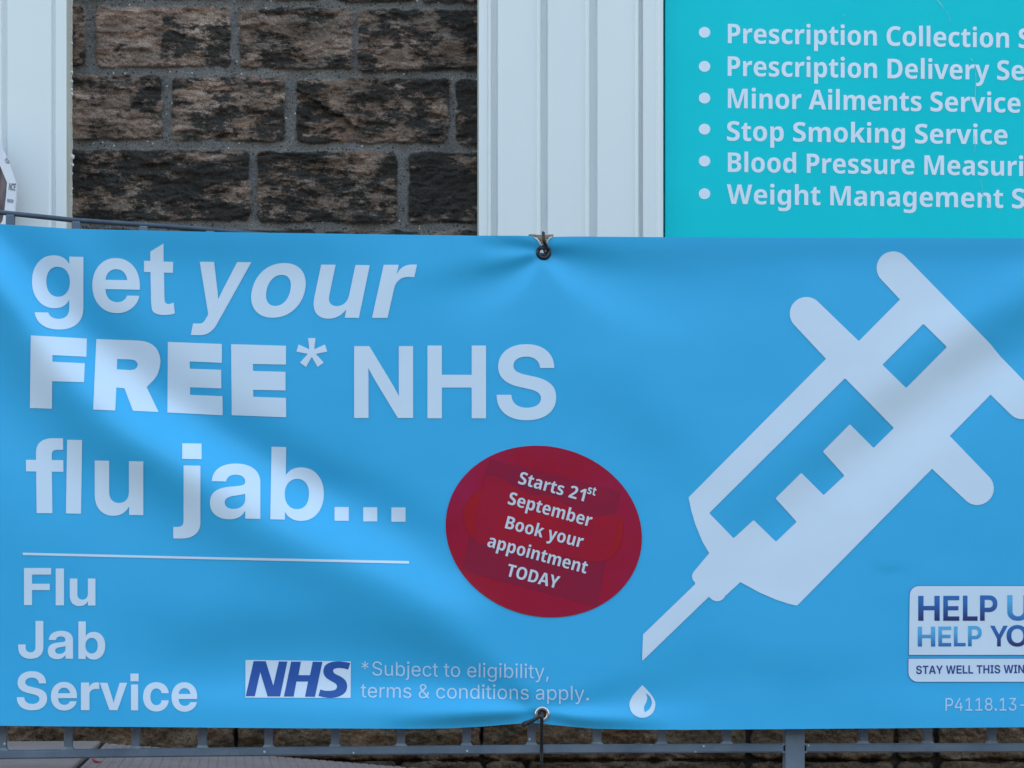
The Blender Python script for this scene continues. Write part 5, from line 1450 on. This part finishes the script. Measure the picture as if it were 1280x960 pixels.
blot = smooth_closed([sp_([k])[0].tolist() for k in [(150, 390), (170, 330), (235, 285), (262, 215), (330, 222), (400, 262), (480, 300), (570, 305), (640, 350), (720, 390), (800, 405), (905, 400), (915, 470), (895, 560), (850, 610), (770, 622), (690, 605), (560, 590), (430, 575), (320, 550), (220, 530), (165, 470)]])
lab_l = sp_([(275, 130), (905, 285), (790, 838), (140, 665)])


sheet_print('label_film', [lab_l], M['plum_label'], 0.0008, 6, sticker, 'darker plum rectangle of film across the sticker')
sheet_print('ink_blot', [blot], M['wine_label'], 0.0010, 6, sticker, 'brighter red uneven patch behind the lettering')
edge1 = smooth_closed([sp_([k])[0].tolist() for k in [(150, 390), (170, 330), (232, 288), (212, 400), (196, 500), (170, 470)]])
edge2 = smooth_closed([sp_([k])[0].tolist() for k in [(905, 400), (916, 470), (895, 560), (850, 606), (880, 500)]])
sheet_print('ink_blot', [edge1], M['crimson_red'], 0.0012, 6, sticker, 'bright red edge of the patch at left')
sheet_print('ink_blot', [edge2], M['crimson_red'], 0.0012, 6, sticker, 'bright red edge of the patch at right')
R15 = 0.262
for txt, (xa, ya), (xb, yb), cap in (
    ('Starts 21', (412, 247), (728, 333), 15.0), ('September', (362, 345), (760, 455), 15.2), ('Book your', (349, 461), (718, 556), 15.2),
    ('appointment', (263, 549), (738, 680), 15.2), ('TODAY', (354, 690), (602, 752), 15.0)):
    p, q = sp_([(xa, ya)])[0], sp_([(xb, yb)])[0]
    sheet_print('lettering', line(txt, 'C', p[0], q[0], p[1], q[1], cap, rot=R15), M['pale_type'], 0.0015, 5, sticker)
p, q = sp_([(744, 300)])[0], sp_([(783, 306)])[0]
sheet_print('lettering', line('st', 'C', p[0], q[0], p[1] - 1.4, q[1], 10.4, rot=R15), M['pale_type'], 0.0015, 5, sticker)

# ---- white-edged plaque leaning at the left
plq = thing('plaque', P(-60, 292, 4.66), 'faceted dark plaque with a white lettered rim, at the far left behind the railing', 'plaque')
M['plaque_white'] = mottled('plaque_white', (0.76, 0.74, 0.80), (0.82, 0.80, 0.84), 20, 0.5)
M['plaque_dark'] = mottled('plaque_dark', (0.10, 0.07, 0.075), (0.26, 0.19, 0.19), 22, 0.7, 0.3, (3.0, 1, 0.5))
M['plaque_ink'] = mottled('plaque_ink', (0.09, 0.09, 0.11), (0.2, 0.2, 0.23), 90, 0.6)
half = [(0, 179), (10.5, 201), (19.2, 226), (20.6, 236), (18.6, 262), (14, 282), (4, 300)]
inn = [(0, 207), (8.8, 228.4), (7.4, 246), (5.6, 262), (3, 276), (-6, 290)]
axis = -64.0
mir = lambda L: [(2 * axis - u, v) for u, v in L][::-1]
rim_o = [(-64, 136), (-30, 146)] + half + [(-30, 318), (-64, 322)]
rim_o = rim_o + [(2 * axis - u, v) for u, v in rim_o[1:-1]][::-1]
rim_i = [(-64, 168), (-30, 178)] + inn + [(-30, 304), (-64, 308)]
rim_i = rim_i + [(2 * axis - u, v) for u, v in rim_i[1:-1]][::-1]


def slab_of(name, cons, m, y, thick, parent):
    v, f = mesh_of(cons, 0)
    fr = W(v[:, 0], v[:, 1], y)
    bk = fr + A([0, thick, 0])
    f = front(fr, f)
    ed = {}
    for t in f:
        for a, b in ((t[0], t[1]), (t[1], t[2]), (t[2], t[0])): ed[(a, b)] = 1
    side = [[int(b), int(a), int(a + len(v)), int(b + len(v))] for (a, b) in ed if (b, a) not in ed]
    fc = [[int(q) for q in t] for t in f] + [[int(q + len(v)) for q in t[::-1]] for t in f] + side
    return obj(name, np.concatenate([fr, bk]), fc, m, parent)


slab_of('rim', [ccw(rim_o), ccw(rim_i, False)], M['plaque_white'], 4.655, 0.012, plq)
slab_of('board', [ccw([(axis + (u - axis) * 1.03, 235 + (v - 235) * 1.03) for u, v in rim_i])], M['plaque_dark'], 4.6615, 0.008, plq)


def plq_text(txt, x, y, size, rot, sx=1.0):
    cs = line(txt, 'B' if all(ch in FONTS['B'] for ch in txt) else 'N', 0, size * 0.72 * len(txt) * sx, 0, 0, size)
    ca, sa = math.cos(rot), math.sin(rot)
    cs = [np.stack([x + c[:, 0] * ca - c[:, 1] * sa, y + c[:, 0] * sa + c[:, 1] * ca], 1) for c in cs]
    v, f = mesh_of(cs, 0)
    pos = W(v[:, 0], v[:, 1], 4.655 - 0.0006)
    obj('lettering', pos, front(pos, f), M['plaque_ink'], plq)


plq_text('TOP', 4.6, 199.5, 4.6, 0.95, 0.8)
plq_text('NCE', 10.6, 237.5, 9.0, 0.12, 0.44)
plq_text('NKER', 8.6, 252.6, 4.4, 0.18, 0.62)

# ---- scrap of red litter on the ramp slab
pj = P(119.5, 951.5, 4.0)
zl = Z_LAND


def on_slab(u, v):
    d = W(u, v, 1.0) - np.asarray(EYE)
    t = (Z_LAND + 0.003 - EYE.z) / d[2]
    return Vector(np.asarray(EYE) + d * t)


bm = bmesh.new()
core = [(113.8, 948.2), (116.2, 948.0), (117.6, 950.0), (120.4, 951.2), (125.0, 952.0), (125.2, 953.4), (121, 953.9), (117.4, 953.2), (116.2, 951.6), (115.2, 950.2)]
y_l = ctr_y = on_slab(119, 953.6).y
rs = random.Random(2)
fr_ = [bm.verts.new(P(u, v, y_l + rs.uniform(-0.004, 0.004))) for u, v in core]
bk_ = [bm.verts.new(q.co + Vector((rs.uniform(-.002, .002), 0.012, -0.0005))) for q in fr_]
mid_f = bm.verts.new(P(118.6, 951.6, y_l - 0.006)); mid_b = bm.verts.new(P(118.6, 951.6, y_l + 0.016))
n_ = len(fr_)
for i in range(n_):
    bm.faces.new([fr_[i], fr_[(i + 1) % n_], mid_f]); bm.faces.new([bk_[(i + 1) % n_], bk_[i], mid_b])
    bm.faces.new([fr_[i], bk_[i], bk_[(i + 1) % n_], fr_[(i + 1) % n_]])
ctr = on_slab(119, 953.6)
tag(obj_bm('litter_scrap', bm, M['red_scrap'], loc=ctr), 'small crumpled scrap of red litter on the paving beside the slab joint', 'litter')
